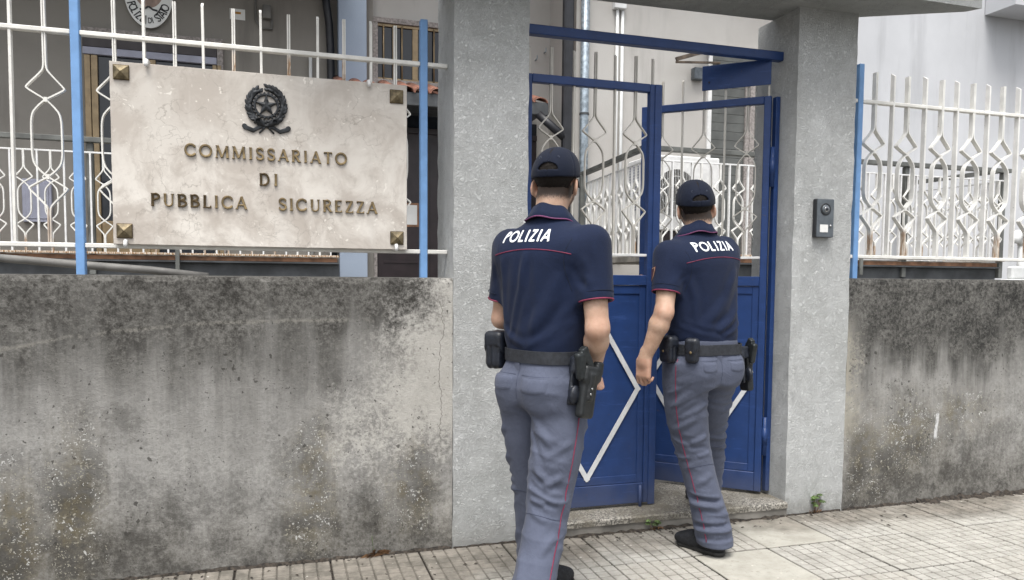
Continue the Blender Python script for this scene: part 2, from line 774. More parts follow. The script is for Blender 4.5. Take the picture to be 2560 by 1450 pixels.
def wall_mat(name, left):
    n = N(name)
    p = n.pos()
    X, Y, Z = n.xyz(p)[:3]
    big = n.noise(p, 1.3, 6, .62)
    big2 = n.noise(p, 2.9, 6, .66)
    mid = n.noise(p, 7.5, 7, .7)
    fine = n.noise(p, 60, 6, .75)
    grit = n.noise(p, 210, 4, .75)
    streak = n.noise(p, 1.0, 7, .68, sc=(7, 7, .8))
    runs = n.noise(p, 1.0, 6, .7, sc=(26, 26, 1.3))

    def mx(*q):
        r_ = q[0]
        for s_ in q[1:]:
            r_ = n.math('ADD', r_, s_)
        return r_

    def am(v, k):
        return n.lin(v, .2, .8, -k, k)
    tone = mx(n.math('MULTIPLY', fine, .5), n.math('MULTIPLY', mid, .5))
    cement = n.mix(n.sm(tone, .32, .68), (.2, .195, .184), (.36, .353, .335))
    cement = n.mix(n.math('MULTIPLY', n.sm(runs, .46, .66), .4), cement, (.4, .39, .365))
    # soot and mildew hanging from the coping in runs
    edge = mx(Z, am(big, .3), am(streak, .26), am(runs, .1), am(mid, .12), am(fine, .12))
    top = n.sm(edge, .64 if left else .7, 1.16 if left else 1.02, 0, 1)
    dk = n.math('MULTIPLY', top, n.sm(mx(n.math('MULTIPLY', fine, .55), n.math('MULTIPLY', mid, .3), n.math('MULTIPLY', grit, .25)), .75, .38, .62, 1.0))
    patchy = n.math('MULTIPLY', n.sm(mx(big2, am(mid, .14), am(fine, .12)), .54, .7), n.sm(Z, .3, .62))
    dk = n.math('MAXIMUM', dk, n.math('MULTIPLY', patchy, .6))
    if left:
        # rendered patch beside the pillar that stayed clean
        wob = mx(am(mid, .15), am(fine, .17), am(big2, .11))
        side = mx(n.math('SUBTRACT', X, n.math('ADD', .26, n.math('MULTIPLY', n.math('SUBTRACT', Z, .57), .64))), wob)
        clean = n.math('MULTIPLY', n.sm(side, -.2, .2), n.sm(n.math('ADD', Z, wob), .4, .64))
        clean = n.math('MAXIMUM', clean, n.math('MULTIPLY', n.sm(mx(X, n.math('MULTIPLY', Z, -.3), am(mid, .05)), .64, .73), n.sm(Z, .33, .2)))
        cement = n.mix(clean, cement, n.mix(n.sm(tone, .3, .7), (.4, .385, .352), (.49, .475, .44)))
    else:
        dx = n.sm(mx(X, am(mid, .3), am(big2, .3)), 3.9, 4.7)
        clean = n.math('MULTIPLY', dx, n.sm(mx(Z, am(big, .25)), 1.05, .72))
        edge_ = n.math('MULTIPLY', n.sm(mx(X, am(mid, .1), am(fine, .08)), 3.22, 3.09), n.math('MULTIPLY', n.sm(Z, 1.22, .95), n.sm(Z, .3, .5)))
        clean = n.math('MAXIMUM', clean, n.math('MULTIPLY', edge_, .8))
        cement = n.mix(n.math('MULTIPLY', edge_, .55), cement, (.42, .39, .31))
    dk = n.math('MULTIPLY', dk, n.math('SUBTRACT', 1.0, n.math('MULTIPLY', clean, .95)))
    blk = n.mix(n.sm(tone, .35, .66), (.03, .028, .025), (.095, .09, .08)) if left else n.mix(n.sm(tone, .35, .66), (.018, .018, .017), (.075, .071, .063))
    c = n.mix(dk, cement, blk)
    # rising damp at the foot
    foot = mx(Z, am(big, .26), am(streak, .16), am(mid, .08))
    low = n.math('MULTIPLY', n.sm(foot, .5 if left else .62, .02, 0, 1), n.sm(tone, .72, .36, .5, .9))
    c = n.mix(low, c, n.mix(n.sm(mid, .4, .62), (.06, .056, .049), (.12, .112, .097)))
    # moss and lichen colonies
    spots = ((-1.05, .22, .17, .44), (-.84, .3, .15, .5), (.13, .33, .17, .42), (.58, .3, .19, .3)) if left else ((3.25, .36, .22, .45), (3.55, .42, .4, .3), (3.95, .52, .35, .22))
    mo = None
    for (sx, sz, rx, rz) in spots:
        a = n.math('DIVIDE', n.math('SUBTRACT', X, sx), rx)
        b = n.math('DIVIDE', n.math('SUBTRACT', Z, sz), rz)
        q = n.math('SQRT', n.math('ADD', n.math('MULTIPLY', a, a), n.math('MULTIPLY', b, b)))
        q = mx(q, am(mid, .55), am(streak, .45), am(fine, .25))
        q = n.sm(q, .1, 1.2, 1, 0)
        mo = q if mo is None else n.math('MAXIMUM', mo, q)
    moss = n.math('MULTIPLY', mo, n.sm(n.noise(p, 15, 6, .75), .34, .62))
    c = n.mix(n.math('MULTIPLY', moss, .85), c, n.mix(n.sm(mid, .38, .62), (.045, .041, .034), (.118, .098, .056)))
    nn = n.new('ShaderNodeTexNoise')
    nn.inputs['Scale'].default_value = 38
    nn.inputs['Detail'].default_value = 5
    n.put(nn.inputs['Vector'], p)
    sc = n.new('ShaderNodeVectorMath')
    sc.operation = 'SCALE'
    n.put(sc.inputs[0], nn.outputs['Color'])
    sc.inputs['Scale'].default_value = .045
    jit = n.new('ShaderNodeVectorMath')
    jit.operation = 'ADD'
    n.put(jit.inputs[0], p)
    n.put(jit.inputs[1], sc.outputs[0])
    jv = jit.outputs[0]
    size = n.noise(p, 19, 3)
    v1 = n.math('ADD', n.voro(jv, 85), n.lin(size, .3, .7, .16, -.14))
    v2 = n.math('ADD', n.voro(jv, 34), n.lin(n.noise(p, 8, 3), .3, .7, .2, -.1))
    dots = n.math('MAXIMUM', n.sm(v1, .27, .2), n.sm(v2, .2, .14))
    dots = n.math('MULTIPLY', dots, n.sm(mx(mo, am(mid, .3)), .2, .6))
    c = n.mix(n.math('MULTIPLY', dots, .8), c, n.mix(n.sm(n.noise(p, 12, 2), .42, .6), (.34, .32, .26), (.58, .58, .56)))
    # dark lichen spots
    v3 = n.math('ADD', n.voro(jv, 21), n.lin(n.noise(p, 4, 3), .35, .65, .16, -.06))
    v4 = n.math('ADD', n.voro(jv, 52), n.lin(n.noise(p, 9, 3), .35, .65, .16, -.06))
    ds = n.math('MAXIMUM', n.sm(v3, .15, .1), n.sm(v4, .17, .11))
    c = n.mix(n.math('MULTIPLY', ds, .75), c, (.04, .037, .033))
    if left:
        # long scraped arc across the mildew
        zc = n.math('SUBTRACT', 1.117, n.math('MULTIPLY', n.math('POWER', n.math('ABSOLUTE', n.math('SUBTRACT', X, .12)), 2.0), .075))
        sc_ = n.sm(n.math('ABSOLUTE', n.math('SUBTRACT', mx(Z, am(mid, .012)), zc)), .014, .001)
        sc_ = n.math('MULTIPLY', sc_, n.math('MULTIPLY', n.sm(X, .5, .3), n.sm(mx(n.math('MULTIPLY', fine, .6), n.math('MULTIPLY', mid, .4)), .4, .6)))
        c = n.mix(n.math('MULTIPLY', sc_, .45), c, (.3, .285, .25))
        # hairline crack near the pillar
        xc = n.math('ADD', .735, n.math('ADD', n.lin(n.noise(n.comb(0.0, 0.0, Z), 3.2, 5, .7), .2, .8, -.055, .055), 0.0))
        ck = n.math('MULTIPLY', n.sm(n.math('ABSOLUTE', n.math('SUBTRACT', X, xc)), .0022, .0008), n.math('MULTIPLY', n.sm(Z, .5, .56), n.sm(Z, 1.22, 1.18)))
        c = n.mix(n.math('MULTIPLY', ck, .75), c, (.09, .08, .07))
    else:
        # smear of white paint
        xa = mx(n.math('SUBTRACT', X, 3.755), am(mid, .016), n.math('MULTIPLY', n.math('SUBTRACT', Z, .45), -.1))
        sm_ = n.math('MULTIPLY', n.sm(n.math('ABSOLUTE', xa), .016, .008), n.math('MULTIPLY', n.sm(Z, .36, .4), n.sm(Z, .54, .52)))
        c = n.mix(n.math('MULTIPLY', sm_, n.sm(tone, .4, .52)), c, (.58, .58, .58))
    h = n.math('ADD', n.math('MULTIPLY', grit, .6), n.math('ADD', n.math('MULTIPLY', fine, .8), n.math('MULTIPLY', mid, .8)))
    nm = n.bump(h, .6, .007)
    return n.done(c, .93, 0, nm, .25)


M['wall_left'] = wall_mat('weathered_cement_left', True)
M['wall_right'] = wall_mat('weathered_cement_right', False)


def plaster(name, a, b):
    n = N(name)
    p = n.pos()
    w1 = n.noise(p, 52, 5, .62, 1.4)
    w2 = n.noise(p, 120, 3, .6, .8)
    ridg = n.math('ABSOLUTE', n.math('SUBTRACT', w1, .5))
    big = n.noise(p, 2.2, 4)
    c = n.mix(n.sm(big, .3, .7), a, b)
    c = n.mix(n.math('MULTIPLY', n.math('MULTIPLY', n.sm(ridg, .03, .0), n.sm(n.noise(p, 16, 3), .4, .6)), .62), c, tuple(q * .38 for q in a))
    c = n.mix(n.math('MULTIPLY', n.sm(n.noise(p, 5, 5, .7), .6, .75), .25), c, tuple(q * .62 for q in a))
    Zp = n.xyz(p)[2]
    md = n.noise(p, 7, 6, .7)
    c = n.mix(n.math('MULTIPLY', n.sm(n.math('ADD', Zp, n.lin(md, .2, .8, -.1, .1)), .16, .0), .45), c, (.2, .19, .165))
    c = n.mix(n.math('MULTIPLY', n.sm(n.noise(p, 1, 6, .7, sc=(11, 11, .8)), .52, .74), .3), c, tuple(q * .6 for q in a))
    c = n.mix(n.math('MULTIPLY', n.sm(n.noise(p, 3.1, 4, .6), .56, .64), .3), c, tuple(min(q * 1.22, 1) for q in b))
    h = n.math('ADD', n.math('MULTIPLY', n.sm(ridg, 0, .12), 1.0), n.math('MULTIPLY', w2, .4))
    nm = n.bump(h, .7, .008)
    return n.done(c, .9, 0, nm, .3)


M['plaster'] = plaster('rough_grey_plaster', (.49, .5, .49), (.56, .57, .565))
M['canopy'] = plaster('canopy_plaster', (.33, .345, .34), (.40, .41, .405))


def facade(name, a, b, stain=.35):
    n = N(name)
    p = n.pos()
    big = n.noise(p, .7, 5, .6)
    str_ = n.noise(p, 1, 5, .6, sc=(3, 3, .35))
    c = n.mix(n.sm(big, .3, .7), a, b)
    c = n.mix(n.math('MULTIPLY', n.sm(str_, .52, .72), stain), c, tuple(q * .55 for q in a))
    nm = n.bump(n.noise(p, 60, 4), .25, .006)
    return n.done(c, .88, 0, nm, .3)


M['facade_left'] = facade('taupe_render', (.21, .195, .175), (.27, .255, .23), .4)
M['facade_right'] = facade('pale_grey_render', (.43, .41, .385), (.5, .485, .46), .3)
M['facade_far'] = facade('pale_blue_grey_render', (.52, .53, .55), (.6, .61, .63), .32)
M['pilaster'] = facade('pale_blue_paint', (.3, .355, .44), (.35, .41, .5), .2)


def marble():
    n = N('beige_marble')
    p = n.pos()
    d = n.noise(p, 5, 6, .65, .6)
    dv = n.new('ShaderNodeTexNoise')
    n.put(dv.inputs['Vector'], p)
    dv.inputs['Scale'].default_value = 7
    dv.inputs['Detail'].default_value = 6
    sc = n.new('ShaderNodeVectorMath')
    sc.operation = 'SCALE'
    n.put(sc.inputs[0], dv.outputs['Color'])
    sc.inputs['Scale'].default_value = .28
    ad = n.new('ShaderNodeVectorMath')
    n.put(ad.inputs[0], p)
    n.put(ad.inputs[1], sc.outputs[0])
    v = n.voro(ad.outputs[0], 5.5, 'DISTANCE_TO_EDGE')
    v2 = n.voro(ad.outputs[0], 13, 'DISTANCE_TO_EDGE')
    Z = n.xyz(p)[2]
    X = n.xyz(p)[0]
    c = n.mix(n.sm(d, .35, .68), (.48, .432, .382), (.74, .7, .64))
    top_tone = n.math('MULTIPLY', n.sm(n.math('ADD', Z, n.lin(d, 0, 1, -.5, .5)), 1.7, 2.25), .4)  # marble tone gets darker towards the top of the slab
    c = n.mix(top_tone, c, (.36, .325, .285))
    c = n.mix(n.math('MULTIPLY', n.math('MULTIPLY', n.sm(v, .02, .0), n.sm(n.noise(p, 4, 4, .7), .46, .66)), .55), c, (.27, .235, .2))
    c = n.mix(n.math('MULTIPLY', n.sm(n.noise(p, 11, 7, .75, 1.0), .54, .66), .3), c, (.36, .32, .275))
    c = n.mix(n.math('MULTIPLY', n.math('MULTIPLY', n.sm(v2, .03, .0), .6), n.sm(n.noise(p, 4.5, 3), .45, .65)), c, (.3, .27, .235))
    fl = n.voro(ad.outputs[0], 26)
    c = n.mix(n.math('MULTIPLY', n.sm(fl, .22, .12), n.math('MULTIPLY', n.sm(n.noise(p, 8, 2), .42, .58), .75)), c, (.78, .74, .68))
    run = n.math('MULTIPLY', n.sm(n.noise(p, 1, 4, .6, sc=(16, 16, 1.2)), .5, .75), .35)
    c = n.mix(run, c, (.66, .635, .59))
    c = n.mix(n.math('MULTIPLY', n.sm(n.noise(p, 22, 5, .7), .62, .74), .35), c, (.26, .23, .2))
    return n.done(c, n.lin(d, .3, .7, .38, .6), 0, n.bump(n.noise(p, 60, 4), .06, .003), .4)


M['marble'] = marble()


def paint(name, col, rust=0.0, chip=.0, rough=.45, high=1.0, scuff=0.0):
    n = N(name)
    o = n.obj()
    p = n.pos()
    Z = n.xyz(o)[2]
    f = n.noise(p, 14, 4)
    c = n.mix(n.sm(f, .3, .7), tuple(q * .84 for q in col), col)
    c = n.mix(n.math('MULTIPLY', n.sm(n.noise(p, 3, 4, .6), .5, .75), .3), c, tuple(q * .72 for q in col))
    if scuff:
        c = n.mix(n.math('MULTIPLY', n.sm(n.noise(p, 1, 5, .7, sc=(6, 6, 40)), .56, .72), scuff), c, tuple(min(q * 1.6 + .015, 1) for q in col))
        c = n.mix(n.math('MULTIPLY', n.sm(n.noise(p, 2.2, 5, .65), .45, .7), scuff), c, tuple(q * .6 for q in col))
        c = n.mix(n.math('MULTIPLY', n.sm(n.math('ADD', n.xyz(p)[2], n.lin(n.noise(p, 9, 4), 0, 1, -.1, .1)), .3, .08), .25), c, (.16, .15, .13))
    if chip:
        c = n.mix(n.math('MULTIPLY', n.sm(n.noise(p, 45, 4, .7), .66, .7), chip), c, (.1, .07, .05))
    if rust:
        r = n.rnd()
        on = n.sm(r, .3, .6)
        lo = n.sm(n.math('ADD', Z, n.lin(n.noise(p, 18, 4), 0, 1, -.07, .07)), .17, .12)
        hi = n.math('MULTIPLY', n.sm(Z, .72, .76), n.sm(Z, .9, .86))
        zone = n.math('MAXIMUM', lo, n.math('MULTIPLY', hi, n.sm(r, .55, .75, 0, high)))
        streak = n.noise(p, 1, 4, .6, sc=(70, 70, 9))
        k = n.math('MULTIPLY', n.math('MULTIPLY', zone, on), n.sm(streak, .42, .56))
        c = n.mix(n.math('MULTIPLY', k, rust), c, n.mix(n.sm(n.noise(p, 60, 3), .4, .6), (.09, .03, .012), (.24, .1, .035)))
        wash = n.math('MULTIPLY', n.math('MULTIPLY', zone, on), .4 * rust)
        c = n.mix(wash, c, (.5, .33, .17))
    return n.done(c, rough, 0, n.bump(n.noise(p, 90, 3), .08, .002), .4)


M['white_paint'] = paint('white_fence_paint', (.84, .825, .775), 0, .5)
M['white_rust'] = paint('rusting_white_paint', (.84, .825, .775), 1.0, .6)
M['white_rust_low'] = paint('white_paint_rusting_at_foot', (.83, .82, .78), .8, .5, .45, 0.0)
M['white_bright'] = paint('bright_white_fence_paint', (.83, .82, .79), 0, .45)
M['white_clean'] = paint('white_railing_paint', (.8, .8, .79), 0, .25)
M['cream_paint'] = paint('cream_gate_paint', (.6, .575, .52), 0, .3)
M['post_blue'] = paint('light_blue_paint', (.19, .365, .66), 0, .25, .5)
M['gate_blue'] = paint('deep_blue_gate_paint', (.018, .049, .165), 0, .4, .42, 1.0, .5)
M['strip_white'] = paint('white_strip_paint', (.68, .69, .7), 0, .35, .5)
M['brass'] = simple('aged_brass', (.27, .2, .105), .5, .6, .3, 30)
M['stud'] = simple('dull_brass', (.2, .16, .095), .55, .5, .3, 30)
M['brass_dark'] = simple('tarnished_brass_edge', (.1, .07, .035), .5, .7, .3, 30)
M['bronze'] = simple('blackened_bronze', (.035, .038, .042), .5, .45, .35, 40, .2, 200)
M['dark_steel'] = simple('dark_grey_steel', (.075, .08, .085), .55, .2, .2, 4)
M['grey_steel'] = simple('grey_guard_steel', (.15, .155, .145), .55, .1, .2, 4)
M['galv'] = simple('galvanised_pipe', (.36, .42, .47), .42, .55, .2, 20)
M['black_pipe'] = simple('black_pipe', (.016, .017, .022), .5, 0, .2, 5)
M['grey_pipe'] = simple('grey_conduit', (.15, .145, .135), .6, 0, .2, 5)
M['pvc'] = simple('white_pvc', (.72, .73, .72), .45, 0, .06, 5)
M['glass'] = simple('dark_window_glass', (.018, .022, .03), .08, 0, .2, 1)
M['tan_alu'] = simple('bronze_anodised_frame', (.29, .215, .125), .4, .35, .1, 8)
M['stone_trim'] = simple('pinkish_stone_trim', (.32, .29, .275), .8, 0, .2, 30)
M['door_brown'] = simple('dark_brown_door', (.022, .014, .016), .4, 0, .15, 5)
M['shutter'] = simple('dark_grey_roller_shutter', (.105, .11, .105), .6, 0, .12, 5)
M['terracotta'] = simple('terracotta_tile', (.28, .13, .09), .85, 0, .25, 12, .3)
M['concrete'] = simple('platform_concrete', (.24, .225, .2), .9, 0, .25, 5, .3)
M['wood'] = simple('weathered_board', (.24, .125, .07), .8, 0, .25, 7)
M['coil'] = simple('rusty_coil', (.11, .05, .03), .7, .3, .35, 20)
M['paper'] = simple('white_paper', (.7, .7, .68), .8, 0, .04, 5)
M['enamel'] = simple('white_enamel', (.84, .85, .83), .35, 0, .06, 3)
M['black_ink'] = simple('black_lettering', (.012, .012, .014), .4, 0, .1, 5)
M['plastic_grey'] = simple('slate_grey_metal', (.125, .142, .158), .42, .35, .1, 20)
M['plastic_dark'] = simple('charcoal_plastic', (.02, .022, .026), .45, 0, .1, 20)
M['chrome'] = simple('bright_metal', (.6, .6, .6), .2, 1.0, .05, 20)
M['cabinet'] = simple('lavender_grey_cabinet', (.33, .34, .42), .55, 0, .08, 4)
M['leaf'] = simple('clover_leaf', (.075, .125, .03), .6, 0, .3, 40)
M['stem'] = simple('reddish_stem', (.14, .08, .04), .7, 0, .2, 40)
M['deadleaf'] = simple('dead_leaf', (.16, .085, .04), .85, 0, .35, 30)
M['soil'] = simple('dark_soil', (.045, .036, .028), .95, 0, .4, 60, .6)
M['asphalt'] = simple('asphalt', (.05, .05, .05), .9, 0, .2, 3, .4, world=True)
M['yard'] = simple('courtyard_paving', (.2, .19, .17), .9, 0, .2, 3, .3, world=True)


def granite():
    n = N('speckled_granite')
    p = n.pos()
    v = n.voro(p, 150, out='Color')
    g = n.xyz(v)[0]
    c = n.mix(n.sm(g, .25, .75), (.10, .095, .085), (.36, .34, .3))
    c = n.mix(n.sm(n.noise(p, 3.5, 5, .7), .4, .7), c, (.15, .135, .105))
    return n.done(c, .75, 0, n.bump(n.noise(p, 120, 3), .3, .003), .35)


M['granite'] = granite()


def tile_mat(name, plain=False):
    n = N(name)
    p = n.pos()
    X, Y, Z = n.xyz(p)[:3]
    o = n.obj()
    r = n.rnd()
    big = n.noise(p, 1.9, 5, .6)
    mid = n.noise(p, 9, 5, .7)
    c = n.mix(n.sm(mid, .3, .7), (.31, .3, .27), (.45, .437, .4))
    c = n.mix(n.lin(r, 0, 1, 0, .35), c, (.37, .34, .29))
    if plain:
        c = n.mix(n.sm(mid, .3, .7), (.35, .335, .29), (.44, .425, .375))
    # grime gathers along the foot of the wall and toward the left
    g = n.math('ADD', n.math('ADD', n.sm(Y, 2.9, 3.56), n.sm(X, 1.6, .4, 0, .95)), n.lin(big, 0, 1, -.9, .9))
    c = n.mix(n.math('MULTIPLY', n.sm(g, .35, 1.05), .78), c, n.mix(n.sm(mid, .35, .65), (.085, .075, .06), (.2, .175, .145)))
    gr = n.noise(p, 30, 5, .75)
    c = n.mix(n.math('MULTIPLY', n.sm(gr, .55, .72), .55), c, (.13, .12, .1))
    pale = n.math('MULTIPLY', n.sm(n.voro(p, 24), .16, .1), n.math('GREATER_THAN', n.noise(p, 7, 2), .58))
    c = n.mix(n.math('MULTIPLY', pale, .7), c, (.62, .6, .54))
    # dirt in the grooves
    oz = n.xyz(o)[2]
    gv = n.sm(oz, -.0008, -.0035)
    c = n.mix(n.math('MULTIPLY', gv, n.sm(n.noise(p, 6, 4), .3, .7, .35, .75)), c, (.07, .064, .053))
    nm = n.bump(n.math('ADD', n.noise(p, 90, 4, .7), n.math('MULTIPLY', mid, .6)), .5, .004)
    return n.done(c, .88, 0, nm, .3)


M['tile'] = tile_mat('cement_paving')
M['tile_plain'] = tile_mat('smooth_cement_paving', True)


def cloth(name, col, weave=900, rough=.85, sheen=.15, crease=.5):
    n = N(name)
    o = n.pos()
    f = n.noise(o, 5, 4)
    g = n.noise(o, 60, 4, .7)
    c = n.mix(n.sm(f, .3, .7), tuple(q * .86 for q in col), tuple(min(1, q * 1.1) for q in col))
    c = n.mix(n.math('MULTIPLY', n.sm(g, .4, .7), .18), c, tuple(min(1, q * 1.5) for q in col))
    wr_ = n.noise(o, 13, 6, .62, 1.6)
    wr_ = n.sm(n.math('ABSOLUTE', n.math('SUBTRACT', wr_, .5)), 0, .16)
    h = n.math('ADD', n.noise(o, weave, 2), n.math('MULTIPLY', wr_, crease))
    return n.done(c, rough, 0, n.bump(h, .2, .0035), .25, **{'Sheen Weight': sheen, 'Sheen Roughness': .5})


M['navy'] = cloth('navy_pique_cotton', (.0052, .0115, .036), sheen=.06)
M['navy_cap'] = cloth('navy_cap_twill', (.0032, .0065, .0185), sheen=.05)
M['trouser'] = cloth('grey_blue_twill', (.079, .09, .13), 700, .8, .06, 1.8)
M['seam'] = cloth('grey_blue_seam', (.036, .044, .075), 700, .8, .1)
M['piping'] = simple('crimson_piping', (.2, .022, .06), .7, 0, .15, 20)
M['piping_violet'] = simple('violet_piping', (.16, .04, .12), .7, 0, .15, 20)
M['belt'] = simple('black_cordura_belt', (.022, .025, .032), .65, 0, .2, 60, .3, 400)
M['leather'] = simple('navy_black_leather', (.011, .014, .022), .42, 0, .25, 60, .2, 300)
M['polymer'] = simple('black_polymer', (.012, .014, .015), .42, 0, .2, 60, .15, 300)
M['gunmetal'] = simple('gunmetal', (.035, .04, .042), .4, .5, .15, 60)
M['shoe'] = simple('black_suede_shoe', (.008, .009, .012), .8, 0, .3, 40, .3, 300)
M['sole'] = simple('black_rubber_sole', (.014, .014, .014), .6, 0, .2, 30)
M['white_text'] = simple('white_reflective_print', (.8, .82, .84), .5, 0, .04, 50)
M['patch'] = simple('burgundy_patch', (.06, .015, .035), .7, 0, .2, 60)
M['patch_gold'] = simple('tan_patch_border', (.42, .26, .16), .7, 0, .1, 60)
M['hair'] = None


def skin_mat():
    n = N('skin')
    p = n.pos()
    f = n.noise(p, 16, 4)
    c = n.mix(n.sm(f, .3, .7), (.42, .265, .185), (.54, .365, .27))
    c = n.mix(n.math('MULTIPLY', n.sm(n.noise(p, 60, 5, .7), .5, .7), .3), c, (.33, .175, .11))
    c = n.mix(n.math('MULTIPLY', n.sm(n.voro(p, 190), .2, .1), .3), c, (.25, .12, .07))
    red = n.attr('ruddy')
    c = n.mix(n.math('MULTIPLY', red, .5), c, (.48, .22, .155))
    hairs = n.noise(p, 1, 3, .7, sc=(420, 420, 90))
    st = n.attr('stubble')
    k = n.math('MULTIPLY', n.sm(n.math('ADD', st, n.lin(hairs, 0, 1, -.45, .45)), .3, .8), .93)
    c = n.mix(k, c, n.mix(hairs, (.012, .009, .008), (.035, .027, .022)))
    return n.done(c, .52, 0, n.bump(n.math('ADD', n.noise(p, 320, 3), n.math('MULTIPLY', n.noise(p, 45, 4), 1.5)), .2, .0015), .4,
                  **{'Subsurface Weight': .12, 'Subsurface Radius': (.01, .004, .002), 'Subsurface Scale': .6})


M['skin'] = skin_mat()


def hair_mat():
    n = N('dark_brown_hair')
    p = n.pos()
    h = n.noise(p, 1, 4, .7, sc=(330, 330, 60))
    c = n.mix(h, (.004, .0035, .003), (.022, .017, .014))
    return n.done(c, .7, 0, n.bump(h, .8, .003), .15)


M['hair'] = hair_mat()

# ================================================================ SETTING
WY = 3.56                 # street face of the boundary wall
FY = 3.71                 # plane of the fence
# ---- ground, road, pavement
g = MB().add([(-300, -300, -.16), (300, -300, -.16), (300, 300, -.16), (-300, 300, -.16)], [(0, 1, 2, 3)]).build('ground', M['asphalt'])
kind(g, 'structure')
g = MB().add([(-40, -8, -.13), (40, -8, -.13), (40, .35, -.13), (-40, .35, -.13)], [(0, 1, 2, 3)]).build('road', M['asphalt'])
kind(g, 'structure')
g = MB().add([(-14, 3.93, -.02), (16, 3.93, -.02), (16, 14, -.02), (-14, 14, -.02)], [(0, 1, 2, 3)]).build('courtyard', M['yard'])
kind(g, 'structure')
pv = empty('pavement')
kind(pv, 'structure')
TP = .414                 # paving tile pitch
MB().box(-14, 16, .5, 3.9, -.14, -.012).build('bedding', M['soil'], pv)
for i in range(-10, 16):
    MB().bbox(i * 1.0 + .004, i * 1.0 + .996, .36, .498, -.15, 0.0, .008).build('kerbstone', M['granite'], pv)


def tile_mesh(plain, seed):
    rs = random.Random(seed)
    n = 7
    half = (TP - .007) / 2
    gw, bw, dp = .0042, .0035, .0042
    ls = []
    if plain:
        ls = [(-half, -.005), (-half + .006, 0), (-half + .13, 0), (0, 0), (half - .13, 0), (half - .006, 0), (half, -.005)]
    else:
        cw = 2 * half / n
        for k in range(n):
            a = -half + k * cw
            b = a + cw
            if k == 0:
                ls += [(a, -.006), (a + bw, 0)]
            else:
                ls += [(a + gw / 2, -dp), (a + gw / 2 + bw, 0)]
            if k == n - 1:
                ls += [(b - bw, 0), (b, -.006)]
            else:
                ls += [(b - gw / 2 - bw, 0), (b - gw / 2, -dp)]
    m = len(ls)
    vs = []
    for (y, hy) in ls:
        for (x, hx) in ls:
            h = min(hx, hy)
            vs.append((x, y, h + (rs.uniform(-.0007, .0007) if h == 0 else rs.uniform(-.0006, .0012))))
    fs = [(j * m + i, j * m + i + 1, (j + 1) * m + i + 1, (j + 1) * m + i) for j in range(m - 1) for i in range(m - 1)]
    return mesh_from(vs, fs, 'paving_tile')


tiles = [tile_mesh(False, k) for k in range(4)]
tplain = tile_mesh(True, 9)
X0 = 1.87 - 14 * TP
for i in range(0, 32):
    for j in range(0, 8):
        cx = X0 + (i + .5) * TP
        cy = 3.545 - (j + .5) * TP
        if cy < .5 or cx > 7.5:
            continue
        pl = (i, j) in ((15, 0), (14, 1), (22, 2), (9, 2))
        o = link('paving_tile', tplain if pl else tiles[random.randrange(4)], M['tile_plain'] if pl else M['tile'], pv,
                 (cx, cy, random.uniform(-.0015, .0015)),
                 (random.uniform(-.004, .004), random.uniform(-.004, .004), random.choice((0, math.pi / 2, math.pi)) + random.uniform(-.004, .004)))

# dirt in the angle between wall and paving
bm = MB()
rs = random.Random(11)


def dirt_line(x0, x1, y, wd, hh, step=.03):
    k = int((x1 - x0) / step)
    rows = []
    for i in range(k + 1):
        x = x0 + (x1 - x0) * i / k
        a = wd * (.35 + rs.random() ** 2 * 1.1)
        rows.append([(x, y, hh * rs.uniform(.2, 1.0)), (x, y - a * .5, hh * rs.uniform(.1, .6)), (x + rs.uniform(-.01, .01), y - a, -.006)])
    vs = [p for r_ in rows for p in r_]
    fs = [(i * 3 + q, (i + 1) * 3 + q, (i + 1) * 3 + q + 1, i * 3 + q + 1) for i in range(k) for q in (0, 1)]
    bm.add(vs, fs)


dirt_line(-2.5, .79, 3.558, .022, .014)
dirt_line(.8, 1.17, 3.553, .012, .008)
dirt_line(1.2, 2.68, 3.536, .03, .016)
dirt_line(2.69, 3.07, 3.553, .012, .008)
dirt_line(3.09, 3.62, 3.558, .03, .014)
dirt_line(3.62, 4.35, 3.558, .055, .035)
dirt_line(4.35, 6.5, 3.558, .05, .022)
for k in range(170):
    x = rs.uniform(-1.3, 5)
    if rs.random() < .3:
        x = rs.uniform(1.3, 2.6)
    y = 3.53 - rs.random() ** 2 * .3 if not 1.2 < x < 2.68 else 3.515 - rs.random() ** 2 * .12
    r_ = rs.uniform(.003, .009)
    Mx = Matrix.Translation((x, y, .002)) @ Matrix.Rotation(rs.uniform(0, 6), 4, 'Z') @ Matrix.Rotation(rs.uniform(-.5, .5), 4, 'X')
    bm.add([Mx @ Vector(q) for q in ((-r_ * 1.6, 0, 0), (0, -r_ * .7, r_ * .5), (r_ * 1.6, 0, 0), (0, r_ * .7, r_ * .6))], [(0, 1, 2, 3)])
kind(bm.build('debris', M['soil']), 'stuff')


# ---- boundary walls
def rough_wall(name, m, x0, x1, top, label):
    """wall with an uneven, chipped coping edge"""
    rs = random.Random(int(x0 * 10) + 50)
    st = .035
    n = int((x1 - x0) / st)
    vs = []
    for i in range(n + 1):
        x = x0 + (x1 - x0) * i / n
        e1, e2 = rs.uniform(-.004, .003), rs.uniform(.004, .016)
        if rs.random() < .06:
            e1 -= .012
            e2 += .012
        vs += [(x, WY, -.12), (x, WY + rs.uniform(-.001, .001), .6), (x, WY + rs.uniform(-.001, .001), top - e2 - .01), (x, WY + e2 * .55, top + e1),
               (x, WY + .15, top + .004), (x, WY + .295, top), (x, WY + .3, -.12)]
    fs = []
    for i in range(n):
        for k in range(6):
            fs.append((i * 7 + k, (i + 1) * 7 + k, (i + 1) * 7 + k + 1, i * 7 + k + 1))
    fs += [tuple(range(7)), tuple(range(n * 7, n * 7 + 7))]
    o = MB().add(vs, fs).build(name, m)
    return tag(o, label, 'wall', 'low street walls either side of the gate')


